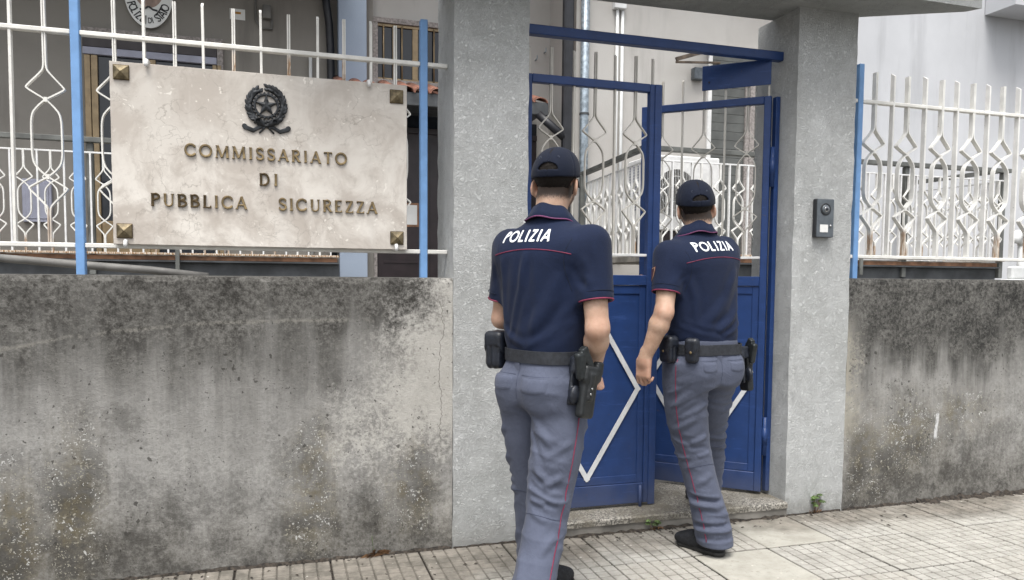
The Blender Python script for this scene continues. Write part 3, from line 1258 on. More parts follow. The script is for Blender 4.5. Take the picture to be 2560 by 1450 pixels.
rough_wall('boundary_wall', M['wall_left'], -6, .795, 1.309, 'mildewed low cement wall under the marble plaque')
rough_wall('boundary_wall', M['wall_right'], 3.087, 10, 1.327, 'lichen spotted low cement wall beside the intercom pillar')


# ---- pillars and canopy
def pillar(x0, x1, label):
    b = MB()
    st = .05
    zs = [-.12 + i * (2.905 / 40) for i in range(41)]
    rs = random.Random(int(x0 * 100))
    ring = []
    nx, ny = 7, 7
    per = [(x0 + (x1 - x0) * i / nx, 3.558) for i in range(nx)] + [(x1, 3.558 + .374 * i / ny) for i in range(ny)] + \
          [(x1 - (x1 - x0) * i / nx, 3.932) for i in range(nx)] + [(x0, 3.932 - .374 * i / ny) for i in range(ny)]
    m = len(per)
    vs = []
    for z in zs:
        for (x, y) in per:
            k = .0022
            corner = (x in (x0, x1)) and (y in (3.558, 3.932))
            vs.append((x + rs.uniform(-k, k) * (1.3 if corner else .8), y + rs.uniform(-k, k) * (1.3 if corner else .8), z))
    fs = [(i * m + j, i * m + (j + 1) % m, (i + 1) * m + (j + 1) % m, (i + 1) * m + j) for i in range(len(zs) - 1) for j in range(m)]
    fs += [tuple(range(m))[::-1], tuple(range((len(zs) - 1) * m, len(zs) * m))]
    o = b.add(vs, fs).build('gate_pillar', M['plaster'])
    return tag(o, label, 'pillar', 'gate pillars')


pillar(.797, 1.168, 'rough grey plastered pillar carrying the hinges of the closed gate leaf')
pillar(2.70, 3.085, 'rough grey plastered pillar carrying the intercom')
poly = [(-.1, 3.27), (3.64, 3.275), (3.6, 3.34), (3.1, 3.6), (3.095, 3.78), (.7, 3.84), (-.1, 3.7)]
b = MB()
n = len(poly)
b.add([(x, y, 2.785) for x, y in poly] + [(x, y, 2.96) for x, y in poly], [tuple(range(n))[::-1], tuple(range(n, 2 * n))] + [(i, (i + 1) % n, (i + 1) % n + n, i + n) for i in range(n)])
tag(b.build('gate_canopy', M['canopy']), 'grey plastered concrete canopy slab resting on both gate pillars', 'canopy')

# ---- threshold
t = thing('doorstep', 'low speckled granite doorstep between the gate pillars', 'step', (1.93, 3.7, 0))
MB().box(-.765, .773, -.155, .23, -.1, .04).build('base', M['concrete'], t)
sl = MB()
rs = random.Random(3)
k = 50
vs = []
for i in range(k + 1):
    x = -.763 + 1.534 * i / k
    e = rs.uniform(0, .006)
    vs += [(x, -.168 + e, .044), (x, -.168 + e * .6, .07), (x, -.16 + e, .078), (x, .4, .078), (x, .4, .044)]
fs = [(i * 5 + q, (i + 1) * 5 + q, (i + 1) * 5 + (q + 1) % 5, i * 5 + (q + 1) % 5) for i in range(k) for q in range(5)]
sl.add(vs, fs + [(0, 1, 2, 3, 4), tuple(k * 5 + q for q in range(5))]).build('slab', M['granite'], t)

# ================================================================ FENCES
# bar profiles: z measured from the bottom rail; the strands swell into lozenges and an oval
ORN = [(0, .0042), (.10, .0042), (.155, .0044), (.175, .015), (.236, .071), (.244, .071), (.268, .034), (.287, .0042), (.293, .0042), (.315, .03), (.352, .056),
       (.45, .057), (.548, .056), (.585, .03), (.61, .0042), (.616, .0042), (.634, .034), (.657, .071), (.665, .071), (.726, .015), (.746, .0044), (.80, .0042), (.9, .0042)]


def orn_mesh(scale, tip, dep=.023, th=.0058, wscale=1.0):
    b = MB()
    pts = [(x * wscale if x > .005 else x, z * scale) for (z, x) in ORN]
    pts = chaikin(pts, 2)
    if tip:
        pts.append((.0042, .9 * scale + tip))
    for s in (-1, 1):
        b.strip([(s * x, 0, z) for (x, z) in pts], th, dep)
    for zz in (.29, .613):
        b.box(-.006, .006, -dep / 2 - .002, dep / 2 + .002, zz * scale - .01, zz * scale + .01)
    return b.mesh('ornament_bar')


def bar_mesh(h, dep=.024, wd=.0105, cut=.02):
    b = MB()
    vs = [(-wd / 2, -dep / 2, 0), (wd / 2, -dep / 2, 0), (wd / 2, dep / 2, 0), (-wd / 2, dep / 2, 0),
          (-wd / 2, -dep / 2, h - cut), (wd / 2, -dep / 2, h - cut), (wd / 2, dep / 2, h), (-wd / 2, dep / 2, h)]
    b.add(vs, [(0, 3, 2, 1), (4, 5, 6, 7), (0, 1, 5, 4), (1, 2, 6, 5), (2, 3, 7, 6), (3, 0, 4, 7)])
    return b.mesh('bar')


me_orn = orn_mesh(1.0, .17)
me_bar = bar_mesh(1.082)
me_orn2 = orn_mesh(1.0, .17, .03, .0066)
me_bar2 = bar_mesh(1.082, .03, .0108)
me_orn2.materials.append(M['white_rust_low'])
me_bar2.materials.append(M['white_bright'])
for me in (me_orn, me_bar):
    me.materials.append(M['white_rust'] if me is me_orn else M['white_paint'])


def fence(label, xs, zb, dz, posts, x0, x1, mo, ms):
    t = thing('metal_fence', label, 'fence', (0, FY, 0), 0, 'white metal fences on the low walls')
    segs = [x0] + [p for p in posts if x0 < p < x1] + [x1]
    for a, b_ in zip(segs[:-1], segs[1:]):
        ea = .018 if a in posts else 0
        eb = .018 if b_ in posts else 0
        MB().bbox(a + ea, b_ - eb, -.016, .015, zb + .9 - .010, zb + .9 + .010, .003).build('rail', M['white_paint'], t)
        MB().bbox(a + ea, b_ - eb, -.016, .015, zb - .010, zb + .010, .003).build('rail', M['white_rust'], t)
    for (x, orn) in xs:
        z = zb + random.uniform(-.004, .004)
        me = mo if orn else ms
        link('ornament_bar' if orn else 'bar', me, None, t, (x, random.uniform(-.001, .001), z), (random.uniform(-.004, .004), random.uniform(-.006, .006), random.uniform(-.04, .04)))
    for p in posts:
        MB().bbox(p - .0175, p + .0175, -.02, .02, 1.29, zb + .9 + .21, .003).build('post', M['post_blue'], t)
    return t


PZ = 1.4385
fence('white ornamental bar fence with two light blue posts behind the marble plaque',
      [(-1.44, 0), (-1.31, 1), (-1.185, 1), (-1.063, 0), (-.933, 1), (-.665, 1), (-.549, 0), (-.427, 1), (-.305, 0), (-.184, 1), (-.0615, 0), (.055, 1), (.18, 0), (.30, 1), (.426, 0), (.545, 1)],
      PZ, .9, (-.817, .680), -1.6, .7966, me_orn, me_bar)
xr = [(3.352 + .122 * i, (i % 2 == 0)) for i in range(14)]
fence('white ornamental bar fence beside the intercom pillar', xr, 1.458, .9, (3.242 - .004,), 3.2, 5.0, me_orn2, me_bar2)

# ================================================================ MARBLE PLAQUE
PY = 3.66                 # its front face
pl = thing('marble_plaque', 'beige marble plaque with brass lettering hung on the white fence', 'plaque', (0, PY, 0))
x0, x1, z0, z1 = -.681, .592, 1.4445, 2.222
sb = MB()
rs = random.Random(5)
edge = []
for i in range(40):
    edge.append((x0 + (x1 - x0) * i / 40, z0 + rs.uniform(-.0005, .0005)))
for i in range(26):
    edge.append((x1 + rs.uniform(-.0005, .0005), z0 + (z1 - z0) * i / 26))
for i in range(40):
    edge.append((x1 - (x1 - x0) * i / 40, z1 + rs.uniform(-.0005, .0005)))
for i in range(26):
    edge.append((x0 + rs.uniform(-.0005, .0005), z1 - (z1 - z0) * i / 26))
n = len(edge)
cx, cz = (x0 + x1) / 2, (z0 + z1) / 2
vs = [(cx + (x - cx) * .997, .0, cz + (z - cz) * .995) for x, z in edge] + [(x, .003, z) for x, z in edge] + [(x, .025, z) for x, z in edge]
sb.add(vs, [tuple(range(n))] + [(i, i + n, (i + 1) % n + n, (i + 1) % n) for i in range(n)] + [(i + n, i + 2 * n, (i + 1) % n + 2 * n, (i + 1) % n + n) for i in range(n)] + [tuple(range(2 * n, 3 * n))[::-1]])
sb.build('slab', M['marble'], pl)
for (px, py) in ((303, 181), (991, 242), (312, 577), (992, 595)):
    p = at(px, py, PY)
    st = empty('stud', (p.x, 0, p.z))
    st.parent = pl
    h = .0285
    MB().bbox(-h - .003, h + .003, -.007, -.0005, -h - .003, h + .003, .0015).build('collar', M['brass_dark'], st)
    MB().add([(-h, -.008, -h), (h, -.008, -h), (h, -.008, h), (-h, -.008, h), (0, -.027, 0)], [(0, 1, 4), (1, 2, 4), (2, 3, 4), (3, 0, 4), (0, 3, 2, 1)]).build('pyramid', M['stud'], st)
for (px, py) in ((367, 158), (315, 608), (922, 209), (990, 618)):
    p = at(px, py, PY)
    b = MB()
    b.tube([(0, -.012, -.016), (0, -.016, -.004), (0, -.013, .008), (0, .01, .012), (0, .04, .01)], .0085, 10)
    b.build('clamp', M['white_clean'], pl, (p.x, 0, p.z), smooth=True)

SERIF = (.19, .095, .07, .16, 34)


def plaque_line(txt, pxl, pxr, pyb_l, pyb_r, cap, space):
    a, b_ = at(pxl, pyb_l, PY), at(pxr, pyb_r, PY)
    wd = text_width(txt, SERIF, 0, space)
    nlet = len(txt) - 1
    gap = ((b_.x - a.x) / cap - wd) / nlet
    x = 0
    for i, ch in enumerate(txt):
        if ch == ' ':
            x += space + gap
            continue
        V, Q, adv = glyph_mesh(ch, SERIF)
        W = np.stack([V[:, 0], -V[:, 2], V[:, 1]], 1) * cap
        f = x * cap / (b_.x - a.x)
        me = np_mesh(W, Q[:, ::-1] if False else Q, 'letter')
        o = link('letter', me, M['brass'], pl, (a.x + x * cap, -.0005, a.z + (b_.z - a.z) * f), (0, random.uniform(-.02, .02), 0))
        me.materials.append(M['brass_dark'])
        # flanks of the cast letters stay dark
        nor = np.zeros(len(me.polygons) * 3)
        me.polygons.foreach_get('normal', nor)
        nor = nor.reshape(-1, 3)
        dull = ch in 'P' and txt.startswith('P') or (txt == 'DI' and ch == 'D') or (txt.startswith('PUB') and i in (2, 3, 4))
        idx = (np.abs(nor[:, 1]) < .55) | dull
        me.polygons.foreach_set('material_index', idx.astype(np.int32))
        x += adv + gap


plaque_line('COMMISSARIATO', 462, 866, 390, 413, .0545, .6)
plaque_line('DI', 649, 694, 464, 466, .0555, .6)
plaque_line('PUBBLICA   SICUREZZA', 378, 942, 515, 535, .0565, .5)

# --- emblem: star on a cogwheel in a wreath of leaves, tied with a ribbon
ec = at(666, 272, PY)
em = empty('emblem', (ec.x, 0, ec.z))
em.parent = pl


def flat(d2, P, w0, w1, r=.002):
    dz = np.abs(P[:, 1] - (w0 + w1) / 2) - abs(w1 - w0) / 2
    return smax(d2, dz, r)


def star2(X, Z, R0, r0):
    pts = []
    for k in range(10):
        a = math.pi / 2 + k * math.pi / 5
        rr = R0 if k % 2 == 0 else r0
        pts.append((rr * math.cos(a), rr * math.sin(a)))
    d = np.full(len(X), 9.)
    ins = np.zeros(len(X), bool)
    for i in range(10):
        (xa, ya), (xb, yb) = pts[i], pts[(i + 1) % 10]
        ex, ey = xb - xa, yb - ya
        t_ = np.clip(((X - xa) * ex + (Z - ya) * ey) / (ex * ex + ey * ey), 0, 1)
        d = np.minimum(d, np.hypot(X - xa - t_ * ex, Z - ya - t_ * ey))
        cr = ((ya > Z) != (yb > Z)) & (X < (xb - xa) * (Z - ya) / (yb - ya + 1e-12) + xa)
        ins ^= cr
    return np.where(ins, -d, d)


def f_star(P):
    d2 = star2(P[:, 0], P[:, 2] - .012, .05, .0195)
    return np.maximum(d2, np.abs(P[:, 1] + .006) - .006 - np.clip(-d2, 0, .012) * .45)


def f_gear(P):
    X, Z = P[:, 0], P[:, 2] - .012
    r_ = np.hypot(X, Z)
    a = np.arctan2(Z, X)
    tooth = .003 * np.clip(np.cos(a * 22) * 4, -1, 1)
    d2 = np.maximum(r_ - (.058 + tooth), .0445 - r_)
    return flat(d2, P, -.010, 0)


rs = random.Random(21)
leaves = []
for s in (-1, 1):
    for k in range(15):
        a = R(-118 + k * 14.2) if s > 0 else R(-62 - k * 14.2)
        a = (R(-75) + s * R(8)) + s * (k / 14.0) * R(152)
        for row, (rad, tilt, ln, wd) in enumerate(((.066, .1, .017, .0062), (.079, .55, .019, .0072), (.07, -.4, .015, .006))):
            aa = a + s * rs.uniform(-.05, .05) + row * .06 * s
            ctr = (rad * math.cos(aa) * 1.02, rad * math.sin(aa) * 1.08 + .012)
            if row == 2 and k in (0, 14):
                continue
            dir_ = aa + s * (math.pi / 2 - tilt)
            leaves.append((ctr[0], ctr[1], dir_, ln * rs.uniform(.85, 1.1), wd * rs.uniform(.9, 1.15), -.004 - rs.random() * .006))


def f_wreath(P):
    d = np.full(len(P), 9.)
    for (x, z, a, ln, wd, y) in leaves:
        ca, sa = math.cos(a), math.sin(a)
        q = np.stack([(P[:, 0] - x) * ca + (P[:, 2] - z) * sa, -(P[:, 0] - x) * sa + (P[:, 2] - z) * ca, P[:, 1] - y], 1)
        m = (np.abs(q[:, 0]) < ln * 2.2) & (np.abs(q[:, 1]) < ln * 2.2)
        if not m.any():
            continue
        k = np.linalg.norm(q[m] / np.array((ln, wd, .0055)), axis=1)
        d[m] = np.minimum(d[m], (k - 1) * .0048)
    X, Z = P[:, 0], P[:, 2] - .012
    r_ = np.hypot(X, Z / 1.06)
    gapm = np.maximum(np.abs(r_ - .068) - .008, np.where(Z > .05, .014 - np.abs(X), -.01))
    return np.minimum(d, np.maximum(gapm, np.abs(P[:, 1] + .002) - .003))


def f_ribbon(P):
    X, Z, Yy = P[:, 0], P[:, 2], P[:, 1]
    d = np.full(len(P), 9.)
    for s in (-1, 1):
        # bow loop
        q, t_ = seg_d(np.stack([X, Yy * 1.0, Z], 1), (s * .006, -.008, -.078), (s * .036, -.012, -.058))
        d = np.minimum(d, q - (.006 + .010 * t_))
        # tail
        pts = [(0, -.079), (s * .03, -.084), (s * .058, -.1), (s * .09, -.088), (s * .094, -.083)]
        for (a, b_) in zip(pts[:-1], pts[1:]):
            ab = np.array((b_[0] - a[0], b_[1] - a[1]))
            L_ = np.linalg.norm(ab)
            u_ = ab / L_
            al = np.clip((X - a[0]) * u_[0] + (Z - a[1]) * u_[1], 0, L_)
            dx = np.hypot(X - a[0] - al * u_[0], Z - a[1] - al * u_[1])
            d = np.minimum(d, np.maximum(dx - (.0065 + .05 * abs(a[0])), np.abs(Yy + .004) - .004))
        q, t_ = seg_d(np.stack([X, Yy, Z], 1), (s * .002, -.006, -.08), (s * .03, -.004, -.108))
        d = np.minimum(d, q - .0042)
    d = np.minimum(d, ellip(P, (0, -.009, -.079), (.009, .008, .008)))
    return d


for nm, fn in (('star', f_star), ('cogwheel', f_gear), ('wreath', f_wreath), ('ribbon', f_ribbon)):
    me, _, _ = sdf_mesh(fn, (-.105, -.022, -.12), (.105, .004, .11), .0017, nm, 1)
    link(nm, me, M['bronze'], em)

# ================================================================ GATE
GY = 3.72
tag(MB().bbox(1.166, 2.703, 3.685, 3.735, 2.535, 2.583, .004).build('gate_lintel', M['gate_blue']), 'deep blue square steel bar spanning the pillars above the gate', 'steel bar')
me_gorn = orn_mesh(.965, .175, .017, .0052, .93)
me_gbar = bar_mesh(.8685 + .175, .018, .0095, .012)
for me in (me_gorn, me_gbar):
    me.materials.append(M['cream_paint'])


def gate_leaf(label, loc, rz, w_, hinge_right, seq, group='blue gate leaves'):
    """local frame: x from 0 (hinge) along the leaf, y thickness, z up. hinge_right leaves run toward -x"""
    t = thing('gate_leaf', label, 'gate', loc, rz, group)
    s = -1 if hinge_right else 1

    def X(a, b_):
        return (a, b_) if s > 0 else (-b_, -a)
    top, mid, bot = 2.345, 1.335, .095
    zb = 1.442
    MB().bbox(*X(0, .038), -.02, .02, bot, top - .001, .003).build('stile', M['gate_blue'], t)
    MB().bbox(*X(w_ - .038, w_), -.02, .02, bot, top - .001, .003).build('stile', M['gate_blue'], t)
    if not hinge_right:
        MB().bbox(*X(w_ - .012, w_ + .028), -.027, -.0205, bot - .01, top - .002, .002).build('meeting_bar', M['gate_blue'], t)
    MB().bbox(*X(.0385, w_ - .0385), -.019, .019, top - .042, top, .003).build('rail', M['gate_blue'], t)
    MB().bbox(*X(.0385, w_ - .0385), -.0185, .0185, mid - .055, mid, .003).build('rail', M['gate_blue'], t)
    MB().bbox(*X(.0385, w_ - .0385), -.0185, .0185, bot, bot + .11, .003).build('rail', M['gate_blue'], t)
    MB().bbox(*X(.0385, w_ - .0385), -.013, .013, zb - .007, zb + .007, .002).build('crossbar', M['white_clean'], t)
    pz0, pz1 = bot + .1105, mid - .0555
    MB().box(*X(.0386, w_ - .0386), -.004, .004, pz0, pz1).build('panel', M['gate_blue'], t)
    a, b_ = .075, w_ - .075
    fr = MB()
    f0, f1 = .0387, w_ - .0387
    for (xa, xb, za, zc) in ((f0, a, pz0 + .001, pz1 - .001), (b_, f1, pz0 + .001, pz1 - .001), (a + .0005, b_ - .0005, pz1 - .045, pz1 - .001), (a + .0005, b_ - .0005, pz0 + .001, pz0 + .045)):
        fr.bbox(*X(xa, xb), -.0105, -.0042, za, zc, .002)
    fr.build('moulding', M['gate_blue'], t)
    # white lozenge of flat strips
    cx_, cz_ = w_ / 2, (pz0 + pz1) / 2 - .02
    hw, hh = w_ / 2 - .078, (pz1 - pz0) / 2 - .06
    cor = [(cx_ - hw, cz_), (cx_, cz_ + hh), (cx_ + hw, cz_), (cx_, cz_ - hh)]
    for k in range(4):
        p, q = cor[k], cor[(k + 1) % 4]
        dx, dz = q[0] - p[0], q[1] - p[1]
        ln = math.hypot(dx, dz)
        ux, uz = dx / ln * .012, dz / ln * .012
        y_ = -.0125 - .0012 * (k % 2)
        MB().strip([(s * (p[0] - ux), y_, p[1] - uz), (s * (q[0] + ux), y_, q[1] + uz)], .026, .003).build('lozenge_strip', M['strip_white'], t)
    for i, (x, orn) in enumerate(seq):
        link('ornament_bar' if orn else 'bar', me_gorn if orn else me_gbar, None, t, (s * x, 0, zb), (0, random.uniform(-.005, .005), random.uniform(-.03, .03)))
    MB().tube([(s * (w_ - .06), -.028, bot - .045), (s * (w_ - .06), -.028, bot + .1)], .009).build('drop_bolt', M['gate_blue'], t, smooth=True)
    for zc in (.42, 1.95):
        h = MB()
        h.tube([(-s * .014, -.012, zc - .11), (-s * .014, -.012, zc + .11)], .012, 12)
        h.tube([(-s * .014, -.012, zc - .05), (-s * .014, -.012, zc + .05)], .0145, 12)
        h.build('hinge', M['gate_blue'], t, smooth=True)
    return t


gate_leaf('closed blue gate leaf with white lozenge and bars hung on the plain pillar', (1.195, GY, 0), 0, .735, False,
          [(.024, 0), (.146, 1), (.267, 0), (.386, 1), (.503, 0), (.62, 1), (.718, 0)])
gr = gate_leaf('half open blue gate leaf with lock plate swung inward from the intercom pillar', (2.655, GY, 0), R(-42), .74, True,
               [(.012, 0), (.132, 1), (.255, 0), (.375, 1), (.497, 0), (.617, 1)])
MB().bbox(-.385, -.004, -.022, -.0165, 2.405, 2.545, .002).build('lock_plate', M['gate_blue'], gr)
MB().tube([(-.345, -.026, 2.45), (-.345, -.02, 2.45)], .005, 8).build('bolt', M['plastic_dark'], gr)
# steel jamb on the pillar
tag(MB().bbox(2.672, 2.6985, 3.70, 3.735, .1, 2.34, .002).build('gate_jamb', M['gate_blue']), 'narrow blue steel jamb fixed to the side of the intercom pillar', 'jamb')

# ================================================================ INTERCOM
pc = at(2057, 546, WY - .02)
ic = thing('intercom', 'slate grey video intercom with camera eye on the rough pillar', 'intercom', (pc.x, 3.556, pc.z))
MB().bbox(-.056, .056, -.032, .0, -.105, .105, .004).build('housing', M['plastic_dark'], ic)
MB().bbox(-.054, .056, -.037, -.0322, -.104, .104, .002).build('faceplate', M['plastic_grey'], ic)
Mx = Matrix.Translation((0, 0, .048)) @ Matrix.Rotation(R(90), 4, 'X')
MB().lathe([(.034, .0375), (.034, .039), (.029, .041), (.027, .0385)], 28, Mx).build('camera_ring', M['plastic_dark'], ic, smooth=True)
MB().lathe([(.0265, .0375), (.024, .042), (.016, .045)], 28, Mx).build('camera_bezel', M['plastic_grey'], ic, smooth=True)
MB().lathe([(.015, .045), (.0135, .0475), (.011, .0475)], 28, Mx).build('lens_ring', M['chrome'], ic, smooth=True)
MB().lathe([(.0108, .045), (.009, .050), (.004, .0515)], 24, Mx).build('lens', M['glass'], ic, smooth=True)
MB().bbox(-.035, .018, -.0395, -.0375, -.078, -.036, .0008).build('name_card', M['paper'], ic)
MB().lathe([(.007, .0375), (.007, .041), (.005, .042)], 16, Matrix.Translation((.034, 0, -.042)) @ Matrix.Rotation(R(90), 4, 'X')).build('call_button', M['chrome'], ic, smooth=True)

# ================================================================ STATION BUILDING
LYB = 10.6                # facade left of the entrance
RYB = 9.6                 # facade right of the entrance
sbld = thing('station_building', 'police station with grey rendered walls behind the fence', 'building', (0, 0, 0))


def quadbox(a, b_, y0, y1, name, m, parent, bev=0.0, px=True):
    """box whose front face spans pixels a=(x,y) (top left) to b=(x,y) (bottom right) on plane y0"""
    p, q = at(a[0], a[1], y0), at(b_[0], b_[1], y0)
    mb = MB()
    if bev:
        mb.bbox(p.x, q.x, y0, y1, q.z, p.z, bev)
    else:
        mb.box(p.x, q.x, y0, y1, q.z, p.z)
    return mb.build(name, m, parent)


xe = at(845, 400, LYB - .25).x
xc = at(1438, 300, RYB).x
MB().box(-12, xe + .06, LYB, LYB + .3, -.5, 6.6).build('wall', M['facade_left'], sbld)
MB().box(xe + .06, xc, LYB + .02, LYB + .3, -.5, 6.6).build('wall', M['facade_right'], sbld)
w_r = MB()
w_r.box(xc, 7.2, RYB, RYB + .3, -.5, 6.6)
w_r.box(xc + .001, xc + .3, RYB + .3, LYB + .3, -.5, 6.6)
w_r.build('wall', M['facade_right'], sbld)
MB().box(at(2045, 300, 9.05).x, 22, 9.05, 9.35, -.5, 6.6).build('wall', M['facade_far'], sbld)
MB().box(-12, xe + .06, LYB - 1.55, LYB + .3, 5.35, 5.6).build('unseen_eaves', M['concrete'], sbld)  # overhang out of view, added to darken the left facade
MB().box(xe + .08, 9, 8.9, LYB + .3, 6.62, 6.85).build('unseen_eaves', M['concrete'], sbld)
pa = at(2470, 5, 9.0)
MB().box(pa.x, 20, 8.55, 9.04, at(2500, 4, 8.55).z, at(2500, 4, 8.55).z + .3).build('balcony_slab', M['facade_far'], sbld)
# blue pilaster
pp, qq = at(846, 0, LYB - .25), at(916, 0, LYB - .25)
MB().box(pp.x, qq.x, LYB - .25, LYB + .01, -.3, 6.5).build('pilaster', M['pilaster'], sbld)
pp2, qq2 = at(917, 0, LYB - .1), at(932, 0, LYB - .1)
MB().box(qq.x + .002, qq2.x, LYB - .1, LYB + .015, -.3, 6.5).build('pilaster', M['facade_left'], sbld)
# french window of the left wing
wd = empty('window')
wd.parent = sbld
yw = LYB - .02
tl, br = at(208, 84, yw), at(562, 640, yw)
ztop = at(380, 100, yw).z
MB().bbox(tl.x - .06, br.x + .02, yw - .05, yw + .03, ztop, ztop + .075, .004).build('lintel', M['stone_trim'], wd)
MB().bbox(br.x - .055, br.x + .02, yw - .05, yw + .03, 1.5, ztop - .001, .004).build('reveal', M['stone_trim'], wd)
MB().box(tl.x, br.x - .056, yw - .012, yw - .002, 1.5, ztop - .002).build('pane', M['glass'], wd)
MB().bbox(tl.x, br.x - .057, yw - .06, yw - .014, ztop - .16, ztop - .004, .004).build('shutter_box', M['door_brown'], wd)
MB().bbox(tl.x, br.x - .057, yw - .07, yw - .0145, ztop - .25, ztop - .165, .004).build('shutter_slat', M['cabinet'], wd)
for (a, b_) in ((216, 232), (233, 250), (372, 394), (534, 545), (546, 556)):
    u_, v_ = at(a, 300, yw), at(b_, 300, yw)
    MB().bbox(u_.x, v_.x - .003, yw - .055, yw - .0135, 1.5, ztop - .255, .004).build('frame', M['tan_alu'], wd)
MB().bbox(at(251, 300, yw).x, at(371, 300, yw).x, yw - .05, yw - .0135, 1.5, 2.0, .004).build('frame', M['tan_alu'], wd)
# barred window over the porch
wu = empty('window')
wu.parent = sbld
yw = LYB - .01
u_, v_ = at(930, 56, yw), at(1240, 56, yw)
zt, zb_ = at(1000, 64, yw).z, at(1000, 206, yw).z
MB().bbox(u_.x, v_.x, yw - .06, yw + .025, zt, zt + .07, .004).build('surround', M['stone_trim'], wu)
MB().bbox(u_.x, u_.x + .07, yw - .06, yw + .025, zb_, zt - .001, .004).build('surround', M['stone_trim'], wu)
MB().bbox(u_.x - .02, v_.x, yw - .12, yw + .025, zb_ - .08, zb_ - .001, .004).build('sill', M['stone_trim'], wu)
MB().box(u_.x + .071, v_.x, yw - .004, yw + .02, zb_, zt - .001).build('pane', M['glass'], wu)
for (a, b_, c_, d_) in ((1030, 1044, 0, 1), ):
    p, q = at(a, 100, yw), at(b_, 100, yw)
    MB().bbox(p.x, q.x, yw - .03, yw - .005, zb_ + .041, zt - .041, .003).build('frame', M['tan_alu'], wu)
MB().bbox(u_.x + .072, v_.x, yw - .03, yw - .005, zb_, zb_ + .04, .003).build('frame', M['tan_alu'], wu)
MB().bbox(u_.x + .072, v_.x, yw - .03, yw - .005, zt - .04, zt - .002, .003).build('frame', M['tan_alu'], wu)
for px in (959, 983, 1005, 1060, 1085, 1110, 1135):
    p = at(px, 120, yw - .05)
    MB().tube([(p.x, yw - .05, zb_ - .04), (p.x, yw - .05, zt - .02)], .011, 8).build('bar', M['tan_alu'], wu, smooth=True)
# porch with tiled roof over the entrance
pr = empty('porch_roof')
pr.parent = sbld
ye = 9.75
u_, v_ = at(832, 235, ye), at(1372, 235, ye)
ze = at(1060, 236, ye).z
MB().bbox(u_.x, v_.x, ye, ye + .09, ze - .15, ze + .02, .01).build('gutter', M['dark_steel'], pr)
MB().box(u_.x + .02, v_.x - .02, ye + .1, LYB - .02, ze - .1, ze - .02).build('soffit', M['dark_steel'], pr)
nt_ = int((v_.x - u_.x) / .2)
tm = MB()
for i in range(9):
    a = math.pi * i / 8
    tm.v += [(.098 * math.cos(a), 0, .07 * math.sin(a)), (.08 * math.cos(a), .9, .3 + .06 * math.sin(a)), (.086 * math.cos(a), 0, .058 * math.sin(a)), (.068 * math.cos(a), .9, .29 + .048 * math.sin(a))]
for i in range(8):
    k = i * 4
    tm.f += [(k, k + 1, k + 5, k + 4), (k + 2, k + 6, k + 7, k + 3), (k, k + 4, k + 6, k + 2), (k + 1, k + 3, k + 7, k + 5)]
tme = tm.mesh('roof_tile')
for i in range(nt_):
    link('roof_tile', tme, M['terracotta'], pr, (u_.x + .11 + i * .2, ye - .03 + random.uniform(-.02, .02), ze + .012), (0, random.uniform(-.04, .04), random.uniform(-.03, .03)), True)
MB().add([(u_.x, ye + .09, ze - .012), (v_.x, ye + .09, ze - .012), (v_.x, LYB - .02, ze + .27), (u_.x, LYB - .02, ze + .27)], [(0, 1, 2, 3)]).build('pan_tiles', M['terracotta'], pr)
# entrance door
dr = empty('door')
dr.parent = sbld
yd = LYB - .03
u_, v_ = at(942, 500, yd), at(1340, 500, yd)
zt = at(1060, 336, yd).z
MB().bbox(u_.x + .001, v_.x, yd, yd + .04, .0, zt, .004).build('leaf', M['door_brown'], dr)
MB().box(u_.x + .002, v_.x, yd + .005, yd + .045, zt + .08, ze - .1).build('transom', M['glass'], dr)
MB().bbox(u_.x - .05, u_.x, yd - .05, yd + .045, 0, ze - .102, .004).build('frame', M['stone_trim'], dr)
MB().bbox(u_.x + .001, v_.x, yd - .02, yd + .045, zt + .001, zt + .079, .004).build('frame', M['door_brown'], dr)
for px in (1068, 1200):
    p = at(px, 500, yd)
    MB().bbox(p.x - .03, p.x + .03, yd - .02, yd - .001, .1, zt - .05, .004).build('frame', M['door_brown'], dr)
p, q = at(960, 652, yd), at(1050, 652, yd)
MB().bbox(p.x, q.x, yd - .012, yd - .001, p.z - .03, p.z, .002).build('rail', M['door_brown'], dr)
# wall fittings right of the entrance: pipes run down the corner
yp = RYB - .09
p = at(1424, 200, yp)
MB().bbox(p.x - .075, p.x + .06, yp, yp + .11, -.2, 6.5, .02).build('drainpipe', M['black_pipe'], sbld)
p = at(1463, 200, yp)
MB().tube([(p.x, yp + .02, 6.5), (p.x, yp + .02, 3.42), (p.x, yp + .02, -.2)], .058, 16).build('drainpipe', M['galv'], sbld, smooth=True)
z_ = at(1463, 284, yp).z
MB().tube([(p.x, yp + .02, z_ - .015), (p.x, yp + .02, z_ + .012)], .066, 16).build('pipe_collar', M['dark_steel'], sbld)
MB().tube([at(1345, 285, 9.7), at(1375, 312, 9.65), at(1412, 345, 9.56)], .055, 12).build('gutter_outlet', M['black_pipe'], sbld, smooth=True)
for px in (1541, 1554):
    p = at(px, 200, RYB - .03)
    MB().tube([(p.x, RYB - .03, at(px, 18, RYB - .03).z), (p.x, RYB - .03, 1.6)], .022, 10).build('conduit', M['pvc'], sbld, smooth=True)
quadbox((1538, -6), (1567, 22), RYB - .09, RYB - .001, 'junction_box', M['pvc'], sbld, .006)
for (px, py) in ((1361, 132), (1339, 150), (1386, 113)):
    p = at(px, py, LYB)
    MB().tube([(p.x, LYB + .03, p.z), (p.x, LYB - .07, p.z), (p.x, LYB - .07, p.z + .05)], .008, 6).build('wall_hook', M['galv'], sbld)
